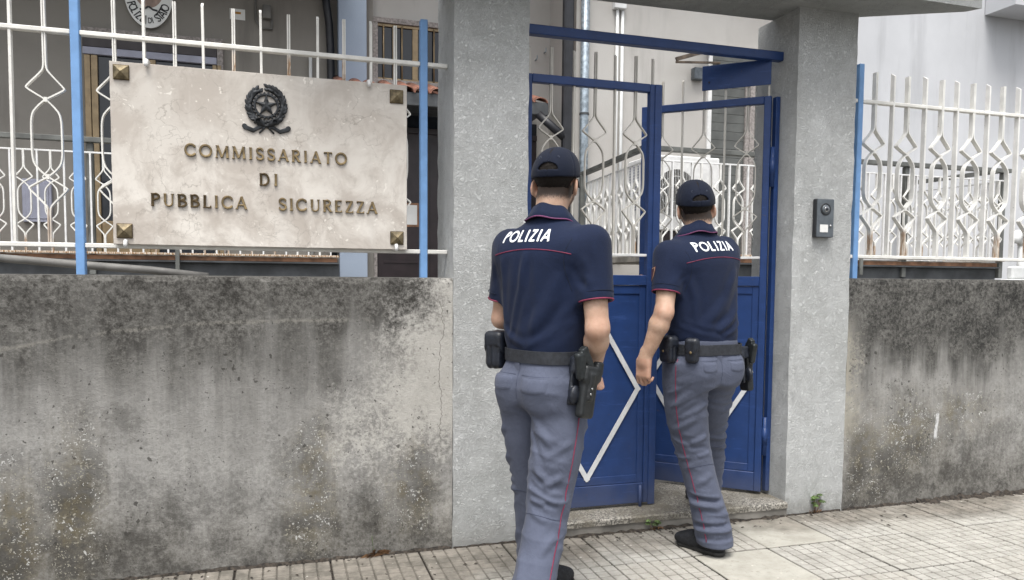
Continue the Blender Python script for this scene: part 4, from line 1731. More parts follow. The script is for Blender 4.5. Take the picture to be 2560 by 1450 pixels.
# shuttered window of the right wing
wr = empty('window')
wr.parent = sbld
yw = RYB - .012
u_, v_ = at(1776, 300, yw), at(2010, 300, yw)
zt = at(1780, 128, yw).z
MB().bbox(u_.x - .06, u_.x, yw - .03, yw + .012, 1.55, zt + .06, .004).build('reveal', M['white_clean'], wr)
MB().bbox(u_.x + .001, v_.x, yw - .03, yw + .012, zt, zt + .06, .004).build('reveal', M['white_clean'], wr)
nsl = 24
for i in range(nsl):
    a = 1.6 + (zt - 1.6) * i / nsl
    b_ = 1.6 + (zt - 1.6) * (i + 1) / nsl
    MB().bbox(u_.x + .001, v_.x, yw - .012, yw + .008, a + .001, b_ - .001, .004).build('shutter_slat', M['shutter'], wr)
for (a, b_) in ((1862, 1872), (1873, 1885)):
    p, q = at(a, 300, yw - .03), at(b_, 300, yw - .03)
    MB().bbox(p.x, q.x, yw - .05, yw - .0125, 1.6, zt - .22, .003).build('frame', M['stone_trim'], wr)
bk = MB()
bk.strip([at(1690, 148, 9.3), at(1778, 124, 9.57)], .05, .03)
bk.strip([at(1690, 155, 9.3), at(1800, 157, 9.57)], .025, .03)
M['old_wood'] = simple('grey_brown_timber', (.1, .075, .055), .8, 0, .25, 9)
bk.build('shutter_stay', M['old_wood'], sbld)
quadbox((1737, 167), (1763, 199), RYB - .1, RYB - .001, 'sign_box', M['plastic_grey'], sbld, .006)  # small box sign on the right wing wall

# ---- fittings on the left wing
p, q = at(54, 446, LYB - .04), at(131, 556, LYB - .04)
cb = thing('meter_cabinet', 'lavender grey metal meter cabinet on the wall behind the fence', 'cabinet', ((p.x + q.x) / 2, LYB, q.z))
MB().bbox(-(q.x - p.x) / 2, (q.x - p.x) / 2, -.05, -.001, 0, p.z - q.z, .006).build('case', M['cabinet'], cb)
MB().bbox(-(q.x - p.x) / 2 + .04, (q.x - p.x) / 2 - .03, -.06, -.051, .04, p.z - q.z - .04, .004).build('door', M['cabinet'], cb)
MB().tube([((q.x - p.x) / 2 - .07, -.062, (p.z - q.z) * .5), ((q.x - p.x) / 2 - .07, -.07, (p.z - q.z) * .5)], .015, 10).build('lock', M['plastic_dark'], cb)
p, q = at(574, 20, LYB - .01), at(613, 51, LYB - .01)
pn = thing('wall_notice', 'small white paper notice with an orange bar on the taupe wall', 'notice', ((p.x + q.x) / 2, LYB - .002, (p.z + q.z) / 2))
hw, hh = (q.x - p.x) / 2, (p.z - q.z) / 2
MB().bbox(-hw, hw, -.006, 0, -hh, hh, .001).build('sheet', M['paper'], pn)
M['orange'] = simple('orange_print', (.42, .2, .03), .7, 0, .1, 10)
MB().box(-hw * .3, hw * .45, -.008, -.0065, hh * .05, hh * .45).build('printed_bar', M['orange'], pn)
p, q = at(656, 10, LYB - .08), at(678, 46, LYB - .08)
eb = thing('junction_box', 'grey electrical junction box with conduit on the taupe wall', 'electrical box', ((p.x + q.x) / 2, LYB, q.z))
MB().bbox(-(q.x - p.x) / 2, (q.x - p.x) / 2, -.08, -.001, 0, p.z - q.z, .008).build('case', M['grey_pipe'], eb)
MB().tube([(-.14, -.03, .9), (-.14, -.03, -.02), (-.08, -.03, -.12), (.06, -.03, -.12), (.06, -.03, .0)], .014, 8).build('conduit', M['grey_pipe'], eb, smooth=True)
pts = [at(812, -30, LYB - .1), at(817, 20, LYB - .1), at(823, 60, LYB - .1), at(826, 120, LYB - .1), at(828, 215, LYB - .1), at(830, 400, LYB - .1), at(834, 700, LYB - .1)]
MB().tube(pts, .05, 12).build('drainpipe', M['black_pipe'], sbld, smooth=True)
p = at(776, 150, LYB - .05)
b = MB().tube([(p.x, LYB - .05, at(776, 143, LYB).z), (p.x, LYB - .05, 1.6)], .022, 10)
b.build('pipe_stub', M['pvc'], sbld, smooth=True)
p = at(1030, 536, LYB - .06)
nb = thing('door_notice', 'white paper notice taped to the dark entrance door', 'notice', (p.x, yd - .002, p.z))
MB().bbox(-.15, .075, -.006, -.001, -.14, .13, .001).build('sheet', M['paper'], nb)
MB().bbox(-.16, .1, -.004, 0, -.17, .16, .001).build('backing', M['wood'], nb)

# ---- oval enamel sign
oc = at(371, -22, LYB - .05)
ov = thing('oval_sign', 'white oval enamel sign with black lettering on the taupe wall', 'sign', (oc.x, LYB - .03, oc.z))
# the plate is seen at its lower edge: fix its size from pixels
RX = (at(434, 0, LYB - .05).x - at(313, 0, LYB - .05).x) / 2 * 1.02
RZ = oc.z - at(380, 71, LYB - .05).z
ring = [(RX * math.cos(2 * math.pi * i / 64), RZ * math.sin(2 * math.pi * i / 64)) for i in range(64)]
MB().prism(ring, -.03, -.012).build('plate', M['enamel'], ov)
M['buff'] = simple('buff_pink_print', (.42, .3, .25), .5, 0, .2, 8)
MB().prism([(x * .62, z * .52 + .03) for x, z in ring], -.0345, -.0305).build('printed_disc', M['buff'], ov)
b = MB()
for s in (-1, 1):
    b.strip([(0, -.0365, -RZ * .42), (s * .05, -.0365, -RZ * .5), (s * .1, -.0365, -RZ * .52)], .022, .004)
b.build('ribbon', M['black_ink'], ov)
SANS = (.17, .15, 0.0, .09, 22)
txt = 'POLIZIA DI STATO'
ang0, ang1 = -151, -31
for i, ch in enumerate(txt):
    if ch == ' ':
        continue
    a = R(ang0 + (ang1 - ang0) * i / (len(txt) - 1))
    small = 8 <= i <= 9
    cap = .07 if small else .1
    px_, pz_ = RX * .78 * math.cos(a), RZ * .8 * math.sin(a)
    V, Q, adv = glyph_mesh(ch, SANS)
    W = np.stack([(V[:, 0] - adv / 2) * .8, -V[:, 2], V[:, 1] - .5], 1) * cap
    tang = math.atan2(RZ * .8 * math.cos(a), -RX * .78 * math.sin(a))
    link('letter', np_mesh(W, Q, 'letter'), M['black_ink'], ov, (px_, -.0305, pz_), (0, -tang, 0))


# ================================================================ PLATFORMS AND RAILINGS BEHIND THE FENCE
me_rorn = orn_mesh(1.0 / .9, 0, .026, .0105, 1.0)
me_rbar = bar_mesh(1.0, .026, .016, 0)
for me in (me_rorn, me_rbar):
    me.materials.append(M['white_rust_low'] if me is me_rorn else M['white_clean'])


def railing(label, p0, p1, zb, first, guard=True, posts=()):
    p0, p1 = Vector(p0), Vector(p1)
    L_ = (p1 - p0).length
    a = math.atan2(p1.y - p0.y, p1.x - p0.x)
    t = thing('railing', label, 'railing', (p0.x, p0.y, zb), a, 'white ornamental railings in the courtyard')
    MB().bbox(0, L_, -.012, .012, .988, 1.004, .002).build('rail', M['white_clean'], t)
    MB().bbox(0, L_, -.014, .014, -.01, .01, .002).build('rail', M['white_rust'], t)
    n = int(L_ / .117)
    for i in range(n):
        orn = (i + first) % 2 == 0
        link('ornament_bar' if orn else 'bar', me_rorn if orn else me_rbar, None, t, (.05 + i * .117, 0, 0), (0, 0, random.uniform(-.02, .02)))
    if guard:
        MB().bbox(-.04, L_ + .04, -.01, .07, 1.1, 1.15, .004).build('guard_rail', M['grey_steel'], t)
        for x in posts:
            MB().bbox(x - .03, x + .03, .025, .085, -.22, 1.099, .004).build('guard_post', M['grey_steel'], t)
    return t


def platform(label, x0, x1, yf, yb, zt):
    t = thing('steel_platform', label, 'platform', (0, 0, 0), 0, 'raised steel platforms in the courtyard')
    MB().box(x0, x1, yf + .02, yb, zt - .06, zt).build('deck', M['concrete'], t)
    MB().box(x0, x1 - .02, yf + .0, yf + .019, zt - .058, zt - .015).build('edge_board', M['wood'], t)
    b = MB()
    b.box(x0, x1, yf - .03, yf + .12, zt - .078, zt - .062)
    b.box(x0, x1, yf + .04, yf + .052, zt - .235, zt - .079)
    b.box(x0, x1, yf - .03, yf + .12, zt - .252, zt - .236)
    b.build('beam', M['dark_steel'], t)
    x = x0 + .6
    while x < x1:
        MB().bbox(x - .02, x + .02, yf - .06, yf - .032, zt - .18, zt + .05, .003).build('bracket', M['grey_steel'], t)
        x += 2.2
    for x in (x0 + .3, x1 - .2):
        MB().box(x - .06, x + .06, yf + .4, yf + .52, -.1, zt - .07).build('column', M['dark_steel'], t)
    return t


LX1 = at(848, 640, 8.6).x
platform('raised steel platform under the taupe wing of the station', -6, LX1, 8.62, LYB, 1.545)
railing('long white ornamental railing with grey guard rail before the taupe wing', (-5.0, 8.6, 0), (LX1, 8.6, 0), 1.55, 0, True, (.6, 3.2))
platform('raised steel platform under the pale wing of the station', 3.75, 8.7, 7.42, 9.04, 1.58)
rf = railing('long white ornamental railing with grey guard rail before the pale wing', (3.78, 7.4, 0), (8.78, 7.4, 0), 1.6, 1, True, (.02, 3.45, 4.97))
railing('short white return railing beside the entrance path', (3.78, 7.46, 0), (3.92, 9.5, 0), 1.6, 0, True, (2.0,))
railing('short white return railing at the far end of the pale wing platform', (8.72, 7.46, 0), (8.6, 8.95, 0), 1.6, 0, True, (1.4,))
# leaning conduit behind the wall
tag(MB().tube([at(-120, 625, 6.2), at(0, 645, 6.1), at(200, 662, 5.95), at(380, 676, 5.85), at(520, 692, 5.8)], .028, 12).build('grey_conduit', M['grey_pipe'], smooth=True),
    'thick grey conduit sloping down behind the mildewed wall', 'pipe')

# ---- air conditioner on the platform
ac = thing('air_conditioner', 'large white air conditioner with rusty coil behind the railing', 'air conditioner', (4.0, 7.75, 1.58))
MB().bbox(0, .86, 0, .62, .3, 1.14, .012).build('casing', M['white_clean'], ac)
MB().bbox(.02, .84, .02, .6, 0, .298, .01).build('plinth', M['door_brown'], ac)
fc = MB()
fc.lathe([(.27, -.004), (.27, .0)], 40, Matrix.Translation((.3, 0, .72)) @ Matrix.Rotation(R(90), 4, 'X'))
fc.build('coil', M['coil'], ac)
gv = MB()
for i in range(27):
    x = .3 - .27 + .54 * (i + .5) / 27
    hh = math.sqrt(max(.27 ** 2 - (x - .3) ** 2, 0))
    gv.tube([(x, -.022, .72 - hh), (x, -.022, .72 + hh)], .0028, 5)
for r_ in (.1, .19, .27):
    gv.tube([(.3 + r_ * math.cos(2 * math.pi * k / 32), -.018, .72 + r_ * math.sin(2 * math.pi * k / 32)) for k in range(33)], .003, 5)
gv.build('fan_grille', M['white_clean'], ac)
lv = MB()
for i in range(16):
    z = .55 + i * .033
    lv.bbox(-.012, -.001, .05, .57, z, z + .018, .002)
lv.build('louvre', M['cabinet'], ac)

# ---- white plastic cover and vent pipe by the right end
p = at(2518, 700, 5.3)
pc_ = thing('plastic_cover', 'white plastic unit with curved vent behind the lichen spotted wall', 'cover', (p.x, 5.3, 1.15))
MB().bbox(0, .8, 0, .1, .06, .2, .02).build('skirt', M['pvc'], pc_)
MB().bbox(.1, .8, .03, .1, .201, .32, .015).build('top', M['pvc'], pc_)
MB().bbox(.0, .8, .01, .1, -.05, .059, .015).build('foot', M['pvc'], pc_)
b = MB()
for i in range(16):
    x = .1 + i * .02
    b.box(x, x + .008, -.004, .0095, -.03, .05 * math.sin(math.pi * (i + 1) / 17))
b.build('vent', M['plastic_grey'], pc_)
p = at(2556, 640, 7.0)
vp_ = thing('vent_pipe', 'white plastic pipe ending in a downward elbow above the wall', 'pipe', (p.x, 7.0, 0))
MB().tube([(0, 0, 1.2), (0, 0, 1.78)], .055, 14).build('pipe', M['pvc'], vp_, smooth=True)
MB().tube([(0, 0, 1.77), (0, 0, 1.86), (-.03, 0, 1.9), (-.09, 0, 1.9), (-.12, 0, 1.86), (-.125, 0, 1.8)], .062, 14).build('elbow', M['pvc'], vp_, smooth=True)


# ================================================================ WEEDS
def clover(loc, n, h, label, seed, spread=.03):
    t = thing('clover_weed', label, 'weed', loc)
    rs = random.Random(seed)
    for k in range(n):
        a = rs.uniform(0, 6.28)
        top = Vector((math.cos(a) * spread * rs.uniform(.4, 1.4), math.sin(a) * spread * .4 - .012, h * rs.uniform(.5, 1.0)))
        base = Vector((top.x * .3, top.y * .3, 0))
        MB().tube([base, base.lerp(top, .5) + Vector((0, 0, .006)), top], .0011, 5).build('stem', M['stem'], t)
        lf = MB()
        for j in range(3):
            b0 = a + j * 2.094
            r_ = rs.uniform(.008, .012)
            c = top + Vector((math.cos(b0) * r_ * .95, math.sin(b0) * r_ * .95, -.003))
            pts = []
            for q in range(9):
                th = b0 + math.pi + q * 2 * math.pi / 9
                rr = r_ * (1.0 if q not in (4, 5) else .82)
                pts.append(c + Vector((math.cos(th) * rr, math.sin(th) * rr, -.007 * abs(math.sin(th - b0)) - .003 * (1 - math.cos(th - b0 - math.pi)))))
            lf.add([c] + pts, [(0, 1 + q, 1 + (q + 1) % 9) for q in range(9)])
        lf.build('leaf', M['leaf'], t)
    for k in range(5):
        x = rs.uniform(-.03, .04)
        MB().tube([(x, -.006, 0), (x + rs.uniform(-.02, .02), -.014, .02), (x + rs.uniform(-.03, .03), -.02, .012)], .0014, 5).build('dry_stalk', M['deadleaf'], t)
    return t


p = atz(2052, 1288, 0)
clover((p.x, 3.55, 0), 9, .115, 'small green clover weed at the foot of the intercom pillar', 5)
p = atz(1640, 1316, .03)
clover((p.x, 3.525, .0), 6, .07, 'low clover weed growing against the granite doorstep', 8)
p = atz(948, 1388, 0)
dw = thing('dried_weed', 'dried brown weed at the foot of the mildewed wall', 'weed', (p.x, 3.545, 0))
rs = random.Random(2)
for k in range(16):
    a = rs.uniform(-.2, 3.3)
    ln = rs.uniform(.03, .075)
    d = Vector((math.cos(a), -.35 * rs.random(), math.sin(a) * .6 + .15))
    s0 = Vector((rs.uniform(-.03, .03), 0, .003))
    side = Vector((-d.z, 0, d.x)).normalized() * rs.uniform(.004, .010)
    m_ = s0 + d * ln * .55 + Vector((0, -.012, 0))
    e_ = s0 + d * ln + Vector((rs.uniform(-.01, .01), -.02, -.012))
    MB().add([s0, m_ + side, e_, m_ - side], [(0, 1, 2), (0, 2, 3)]).build('leaf', M['deadleaf'], dw)
MB().tube([(-.02, 0, 0), (-.03, -.004, .05), (-.035, -.006, .1)], .0012, 5).build('stalk', M['leaf'], dw)


# ================================================================ PEOPLE
def sst(v, a, b):
    t_ = np.clip((v - a) / (b - a), 0, 1)
    return t_ * t_ * (3 - 2 * t_)


def rotz(a):
    c, s = math.cos(a), math.sin(a)
    return np.array(((c, -s, 0), (s, c, 0), (0, 0, 1)))


def rotx(a):
    c, s = math.cos(a), math.sin(a)
    return np.array(((1, 0, 0), (0, c, -s), (0, s, c)))


def unit(v):
    v = np.asarray(v, float)
    return v / np.linalg.norm(v)


def fold(V, Nn, pts, amp, wd):
    """push a rounded crease along a polyline near the surface; amp > 0 is a ridge"""
    pts = [np.asarray(p, float) for p in pts]
    best = np.full(len(V), 9.0)
    tt = np.zeros(len(V))
    n = len(pts) - 1
    for i in range(n):
        d, t_ = seg_d(V, pts[i], pts[i + 1])
        m = d < best
        best[m] = d[m]
        tt[m] = (i + t_[m]) / n
    fade = np.clip(np.minimum(tt, 1 - tt) * 5, 0, 1) ** .7
    g = np.exp(-(best / wd) ** 2)
    side = -.45 * np.exp(-((best - 1.7 * wd) / wd) ** 2)
    return V + Nn * ((g + side) * fade * amp)[:, None]


def ripples(V, Nn, amp, fr, seed):
    r = np.random.default_rng(seed)
    s = np.zeros(len(V))
    for k in range(7):
        d = unit(r.normal(size=3) * np.array((1, 1, .7)))
        f = fr * r.uniform(.5, 1.8)
        ph = r.uniform(0, 6.28)
        s += np.sin(V @ d * f + ph + 1.4 * np.sin(V @ unit(r.normal(size=3)) * f * .6 + ph)) / 7
    return V + Nn * (s * amp)[:, None]


def creases(V, Nn, amp, fr, seed, mask=None, n=4):
    """sharp irregular cloth wrinkles: warped ridges broken up by slow noise"""
    r = np.random.default_rng(seed)
    for k in range(n):
        d = unit(np.array((r.normal() * .55, r.normal() * .55, 1.0)))
        f = fr * r.uniform(.7, 1.5)
        warp = sum(np.sin(V @ unit(r.normal(size=3)) * r.uniform(8, 26) + r.uniform(0, 6)) for _ in range(4)) * .75
        ph = V @ d * f + warp
        rid = 1 - 1.7 * np.abs(np.sin(ph / 2)) ** .55
        nz = sum(np.sin(V @ unit(r.normal(size=3)) * r.uniform(12, 30) + r.uniform(0, 6)) for _ in range(3)) / 3
        m = sst(nz, .0, .5)
        if mask is not None:
            m = m * mask
        V = V + Nn * (rid * m * amp / (1 + .3 * k))[:, None]
    return V


def bvh_of(V, Q):
    return BVHTree.FromPolygons([Vector(v) for v in V], [tuple(int(i) for i in q) for q in Q])


def hand(P, W, d, n, side_vec, curl=(.5, .7, .6), spread=.0):
    """W wrist, d along the hand, n palm normal, side_vec toward the thumb"""
    d, n, a = unit(d), unit(n), unit(side_vec)
    W = np.asarray(W, float)
    Mx = np.stack([a, n, d], 1)
    out = rbox(P, W + d * .05, (.039, .0145, .047), .0135, Mx)
    out = smin(out, ellip(P, W + d * .035 + a * .018 + n * .008, (.02, .014, .03), Mx), .012)
    out = smin(out, rcone(P, W - d * .03, W + d * .02, .026, .028), .02)
    lens = (.07, .079, .073, .057)
    rad = (.0092, .0095, .009, .008)
    for i in range(4):
        b = W + d * (.092 - .004 * abs(i - 1)) + a * (.031 - .0207 * i)
        ang = 0.0
        L = lens[i]
        r_ = rad[i]
        for j, fr in enumerate((.46, .3, .24)):
            ang += curl[j] * (1 + .12 * i)
            dirv = d * math.cos(ang) + n * math.sin(ang) + a * (spread * (1.5 - i))
            e = b + unit(dirv) * (L * fr)
            out = smin(out, rcone(P, b, e, r_, r_ * .92), .0028)
            b = e
            r_ *= .92
    b = W + d * .028 + a * .03 + n * .006
    e = b + unit(d * .72 + a * .5 + n * .5) * .042
    out = smin(out, rcone(P, b, e, .0135, .011), .01)
    e2 = e + unit(d * .85 + a * .1 + n * .55) * .034
    return smin(out, rcone(P, e, e2, .011, .0088), .005)


def head_sdf(q, ears=True):
    d = ellip(q, (0, -.014, .036), (.0755, .097, .088))
    d = smin(d, ellip(q, (0, .03, -.045), (.0585, .066, .06)), .03)
    d = smin(d, ellip(q, (0, .052, -.012), (.06, .046, .076)), .03)
    d = smin(d, ellip(q, (0, .068, -.085), (.026, .024, .022)), .025)
    d = smin(d, rcone(q, (-.036, .08, .03), (.036, .08, .03), .013, .013), .015)
    d = smax(d, -ellip(q, (.032, .103, .012), (.018, .014, .011)), .008)
    d = smax(d, -ellip(q, (-.032, .103, .012), (.018, .014, .011)), .008)
    d = smin(d, rcone(q, (0, .092, .022), (0, .112, -.016), .008, .0125), .012)
    d = smin(d, ellip(q, (0, .093, -.046), (.024, .012, .0055)), .006)
    d = smin(d, ellip(q, (0, .092, -.057), (.021, .012, .006)), .006)
    if ears:
        for s in (-1, 1):
            Me = rotz(s * .42) @ rotx(-.15)
            e = ellip(q, (s * .083, -.012, -.018), (.0075, .0205, .0335), Me)
            e = smax(e, -ellip(q, (s * .0925, -.002, -.016), (.006, .0125, .02), Me), .004)
            e = smin(e, ellip(q, (s * .079, -.004, -.044), (.007, .009, .011)), .006)
            d = smin(d, e, .006)
    return d


def person(label, root, heading, cfg):
    t = thing('person', label, 'person', (root[0], root[1], 0), -heading, 'officers entering the gate')
    lean, tilt = cfg['lean'], cfg['tilt']

    def pose(V):
        V = np.array(V, float)
        z = V[:, 2]
        k = sst(z, 1.0, 1.4)
        V[:, 1] += lean * np.maximum(z - 1.0, 0)
        V[:, 2] += tilt * V[:, 0] * k
        return V

    def add(name, V, Q, m, parent=t, smooth=True):
        me = np_mesh(V, Q, name, smooth)
        return link(name, me, m, parent)

    # ---------------- trousers
    LG = cfg['legs']
    PEL = cfg['pelvis']
    py = PEL[0][5]
    ca, sa = math.cos(R(py)), math.sin(R(py))

    def yawp(x, y):
        return (ca * x + sa * y, -sa * x + ca * y)

    def f_tr(P):
        d = stack(P, PEL, 2.25)
        legd = None
        for rows in LG:
            e = stack(P, rows, 2.05, .006)
            legd = e if legd is None else smin(legd, e, .012)
        d = smin(d, legd, .045)
        for s in (-1, 1):
            bx, by = yawp(s * .078, -.062)
            d = smin(d, ellip(P, (bx + PEL[0][1], by + PEL[0][2], .885), (.088, .085, .095)), .04)
        return d
    allr = np.concatenate([np.asarray(r_, float)[:, :5] for r_ in LG])
    lo = (min(allr[:, 1].min() - .13, -.24), min(allr[:, 2].min() - .14, -.24), allr[:, 0].min() - .01)
    hi = (max(allr[:, 1].max() + .13, .24), max(allr[:, 2].max() + .14, .24), PEL[-1][0] + .02)
    V, Q = grid_sdf(f_tr, lo, hi, .006)
    V = relax(V, Q, 2)
    Nn = vnormals(V, Q)
    V = ripples(V, Nn, .003, 18, cfg['seed'])
    zz_ = V[:, 2]
    mk = .35 + .9 * np.exp(-((zz_ - .5) / .1) ** 2) + .7 * np.exp(-((zz_ - .72) / .07) ** 2) + .8 * np.exp(-((zz_ - .16) / .09) ** 2)
    V = creases(V, Nn, .0062, 78, cfg['seed'] + 40, mk * sst(1.0 - zz_, .03, .12))

    def leg_pt(i, z, ang):
        rows = np.asarray(LG[i], float)
        za = np.array([z])
        cx_, cy_, rx_, ry_ = (float(catm(za, rows[:, 0], rows[:, k])[0]) for k in (1, 2, 3, 4))
        return (cx_ + rx_ * math.sin(R(ang)), cy_ + ry_ * math.cos(R(ang)), z)
    Nn = vnormals(V, Q)
    for (i, z0_, a0, z1_, a1, amp, wd) in cfg['leg_folds']:
        pts = [leg_pt(i, z0_ + (z1_ - z0_) * k / 5, a0 + (a1 - a0) * k / 5) for k in range(6)]
        V = fold(V, Nn, pts, amp, wd)
    V = relax(V, Q, 1, .35)
    add('trousers', V, Q, M['trouser'])
    tb = bvh_of(V, Q)
    TV, TQ = V, Q
    trouser = t.children[-1] if False else [c for c in t.children if c.name.startswith('trousers')][-1]

    # ---------------- shirt
    TOR = cfg['torso']
    ARM = cfg['arms']

    def f_sh(P):
        d = stack(P, TOR, 2.2, .01)
        for a in ARM:
            Sh, El, hem = (np.asarray(a[k], float) for k in ('S', 'E', 'hem'))
            u_ = unit(El - Sh)
            hp = Sh + u_ * a['sleeve']
            e = rcone(P, Sh, hp + u_ * .05, .073, a.get('rs', .063))
            inner = rcone(P, hp - u_ * .05, hp + u_ * .1, .052, a.get('rs', .063) - .008)
            e = smax(e, -inner, .003)
            e = smax(e, (P - hp) @ u_, .004)
            blade = ellip(P, Sh + np.array((-.05 * np.sign(Sh[0]), -.02, -.03)), (.085, .085, .075))
            d = smin(d, blade, .05)
            d = smin(d, e, .035)
        return d
    V, Q = grid_sdf(f_sh, (-.42, -.3, TOR[0][0] - .02), (.42, .34 if cfg.get('reach') is None else .5, 1.62), .0055)
    V = relax(V, Q, 2)
    Nn = vnormals(V, Q)
    V = ripples(V, Nn, .004, 17, cfg['seed'] + 1)
    zz_ = V[:, 2]
    V = creases(V, Nn, .0042, 50, cfg['seed'] + 60, (.25 + np.exp(-((zz_ - 1.09) / .06) ** 2)) * sst(1.44 - zz_, 0, .1))
    Nn = vnormals(V, Q)
    for (pts, amp, wd) in cfg['shirt_folds']:
        V = fold(V, Nn, pts, amp, wd)
    V = relax(V, Q, 1, .35)
    SVl = V.copy()
    V = pose(V)
    add('shirt', V, Q, M['navy'])
    shirt = [c for c in t.children if c.name.startswith('shirt')][-1]
    sbv = bvh_of(V, Q)

    def project(bv, p, direction, off=.0015, reach=.6):
        dv = Vector(direction).normalized()
        o_ = Vector(p) - dv * reach
        h, nn, _, _ = bv.ray_cast(o_, dv, reach * 2)
        if h is None:
            return None
        return h + nn * off

    def line(name, bv, pts, direction, r_, m, parent, off=.0008):
        q = [project(bv, p, direction(p) if callable(direction) else direction, off) for p in pts]
        q = [p for p in q if p is not None]
        if len(q) > 2:
            for _ in range(2):
                q = [q[0]] + [(a + b_ * 2 + c_) / 4 for a, b_, c_ in zip(q[:-2], q[1:-1], q[2:])] + [q[-1]]
            MB().tube(q, r_, 6).build(name, m, parent, smooth=True)

    # seams and piping of the shirt
    line('yoke_piping', sbv, [(-.175 + .35 * k / 40, 0, 1.405 + tilt * (-.175 + .35 * k / 40) + (.012 - .02 * abs(k / 20 - 1) ** 2)) for k in range(41)], (0, 1, 0), .0019, M['piping'], shirt)
    for a in ARM:
        Sh, El = np.asarray(a['S'], float), np.asarray(a['E'], float)
        u_ = unit(El - Sh)
        hp = Sh + u_ * (a['sleeve'] - .003)
        s1 = unit(np.cross(u_, (0, 1, .2)))
        s2 = np.cross(u_, s1)
        rr = a.get('rs', .063)
        t_ = a['sleeve'] / (a['sleeve'] + .05)
        rr = .073 + (rr - .073) * t_
        ring = pose([hp + (rr - .0005) * (math.cos(2 * math.pi * k / 40) * s1 + math.sin(2 * math.pi * k / 40) * s2) for k in range(41)])
        MB().tube(ring, .0032, 6, False).build('sleeve_piping', M['piping'], shirt, smooth=True)
        ring = pose([hp - u_ * .028 + (rr + .0028) * (math.cos(2 * math.pi * k / 40) * s1 + math.sin(2 * math.pi * k / 40) * s2) for k in range(41)])
        MB().tube(ring, .0015, 5, False).build('sleeve_seam', M['navy_cap'], shirt, smooth=True)
    # arm-hole seams
    for s in (-1, 1):
        pts = [(s * (.168 - .02 * math.sin(math.pi * k / 24)), 0, 1.455 - .19 * k / 24 + tilt * s * .16) for k in range(25)]
        line('armhole_seam', sbv, pts, (0, 1, 0), .0014, M['navy_cap'], shirt, -.0002)
    # printed word across the back
    BOLD = (.2, .18, 0.0, .05, 30)
    cap = .0505
    txt = 'POLIZIA'
    track = .14
    wd_ = text_width(txt, BOLD, track, .3)
    x = -wd_ / 2
    tz = cfg['text_z']
    for ch in txt:
        Vg, Qg, adv = glyph_mesh(ch, BOLD)
        U = (Vg[:, 0] + x) * cap * cfg.get('text_w', .96)
        Wv = Vg[:, 1] * cap
        keep = []
        out = []
        for u_, v_, w_ in zip(U, Wv, Vg[:, 2]):
            p = project(sbv, (u_ + cfg.get('text_x', 0), 0, tz + v_ + tilt * u_), (0, 1, -.12), .0006 + w_ * cap * .55)
            out.append(p if p is not None else Vector((u_, 0, tz + v_)))
        add('letter', np.array([tuple(p) for p in out]), Qg, M['white_text'], shirt)
        x += adv + track

    # ---------------- collar
    nb = pose([(0, .01, 1.563)])[0]
    prof = [(.066, .026), (.0685, .029), (.072, .027), (.087, -.002), (.102, -.022), (.0995, -.026), (.085, -.012), (.073, .006)]
    cv, cf = [], []
    na = 41
    for k in range(na):
        a = -math.pi / 2 + (k / (na - 1) - .5) * R(318)
        fz = -.028 * (1 + math.sin(a)) ** 1.3 * .8
        for (r_, z) in prof:
            cv.append((r_ * math.cos(a) * 1.02, r_ * math.sin(a) * .98, z + fz + .004 * math.sin(a * 5 + cfg['seed'])))
    m_ = len(prof)
    for k in range(na - 1):
        for j in range(m_):
            cf.append((k * m_ + j, k * m_ + (j + 1) % m_, (k + 1) * m_ + (j + 1) % m_, (k + 1) * m_ + j))
    cf += [tuple(range(m_)), tuple(range((na - 1) * m_, na * m_))]
    cv = [Vector(p) + Vector(nb) for p in cv]
    col = MB().add(cv, cf).build('collar', M['navy'], shirt, smooth=True)
    MB().tube([cv[k * m_ + 4] + Vector((0, 0, -.002)) for k in range(na)], .0028, 6).build('collar_piping', M['piping_violet'], shirt, smooth=True)

    # ---------------- body: head, neck, arms and hands in one skin
    hyaw = cfg['head_yaw']
    HM = rotz(-hyaw) @ rotx(cfg.get('head_pitch', 0))
    hc = np.array((cfg.get('head_x', 0), cfg.get('head_y', .02), cfg['head_z']))

    def hq(P):
        return (P - hc) @ HM

    def f_body(P):
        d = head_sdf(hq(P))
        d = smin(d, rcone(P, (0, .0, 1.47), hc + np.array((0, -.02, -.05)), .066, .06), .022)
        core = rcone(P, (0, 0, 1.05), (0, 0, 1.42), .09, .1)
        for a in ARM:
            Sh, El, Wr = (np.asarray(a[k], float) for k in ('S', 'E', 'W'))
            core = smin(core, rcone(P, (Sh[0] * .3, 0, 1.43), Sh, .06, .052), .03)
            arm = rcone(P, Sh, El, .053, .0415)
            fm = El + (Wr - El) * .28
            arm = smin(arm, rcone(P, El, fm, .04, .0435), .022)
            arm = smin(arm, rcone(P, fm, Wr, .0435, .0275), .02)
            arm = smin(arm, ellip(P, El + unit(El - (Sh + Wr) / 2) * .022, (.017, .017, .019)), .016)
            arm = smin(arm, hand(P, Wr, a['hd'], a['hn'], a['ht'], a.get('curl', (.5, .7, .6))), .016)
            core = smin(core, arm, .012)
        return smin(d, core, .01)
    pts = np.array([a[k] for a in ARM for k in ('S', 'E', 'W')])
    V, Q = grid_sdf(f_body, (min(pts[:, 0].min(), -.1) - .14, -.2, min(pts[:, 2].min() - .22, 1.0)), (max(pts[:, 0].max(), .1) + .14, pts[:, 1].max() + .25, hc[2] + .16), .004)
    V = relax(V, Q, 1)
    q = hq(V)
    hid = q[:, 2] > -.13
    nape = sst(-q[:, 2], .105, .03) * sst(-q[:, 1], -.045, -.0) * hid
    beard = .62 * sst(-q[:, 2], .018, .05) * sst(q[:, 1], .0, .035) * hid * sst(-q[:, 2], .125, .1)
    temple = sst(q[:, 2], -.03, .0) * sst(-q[:, 1], -.06, -.03) * hid
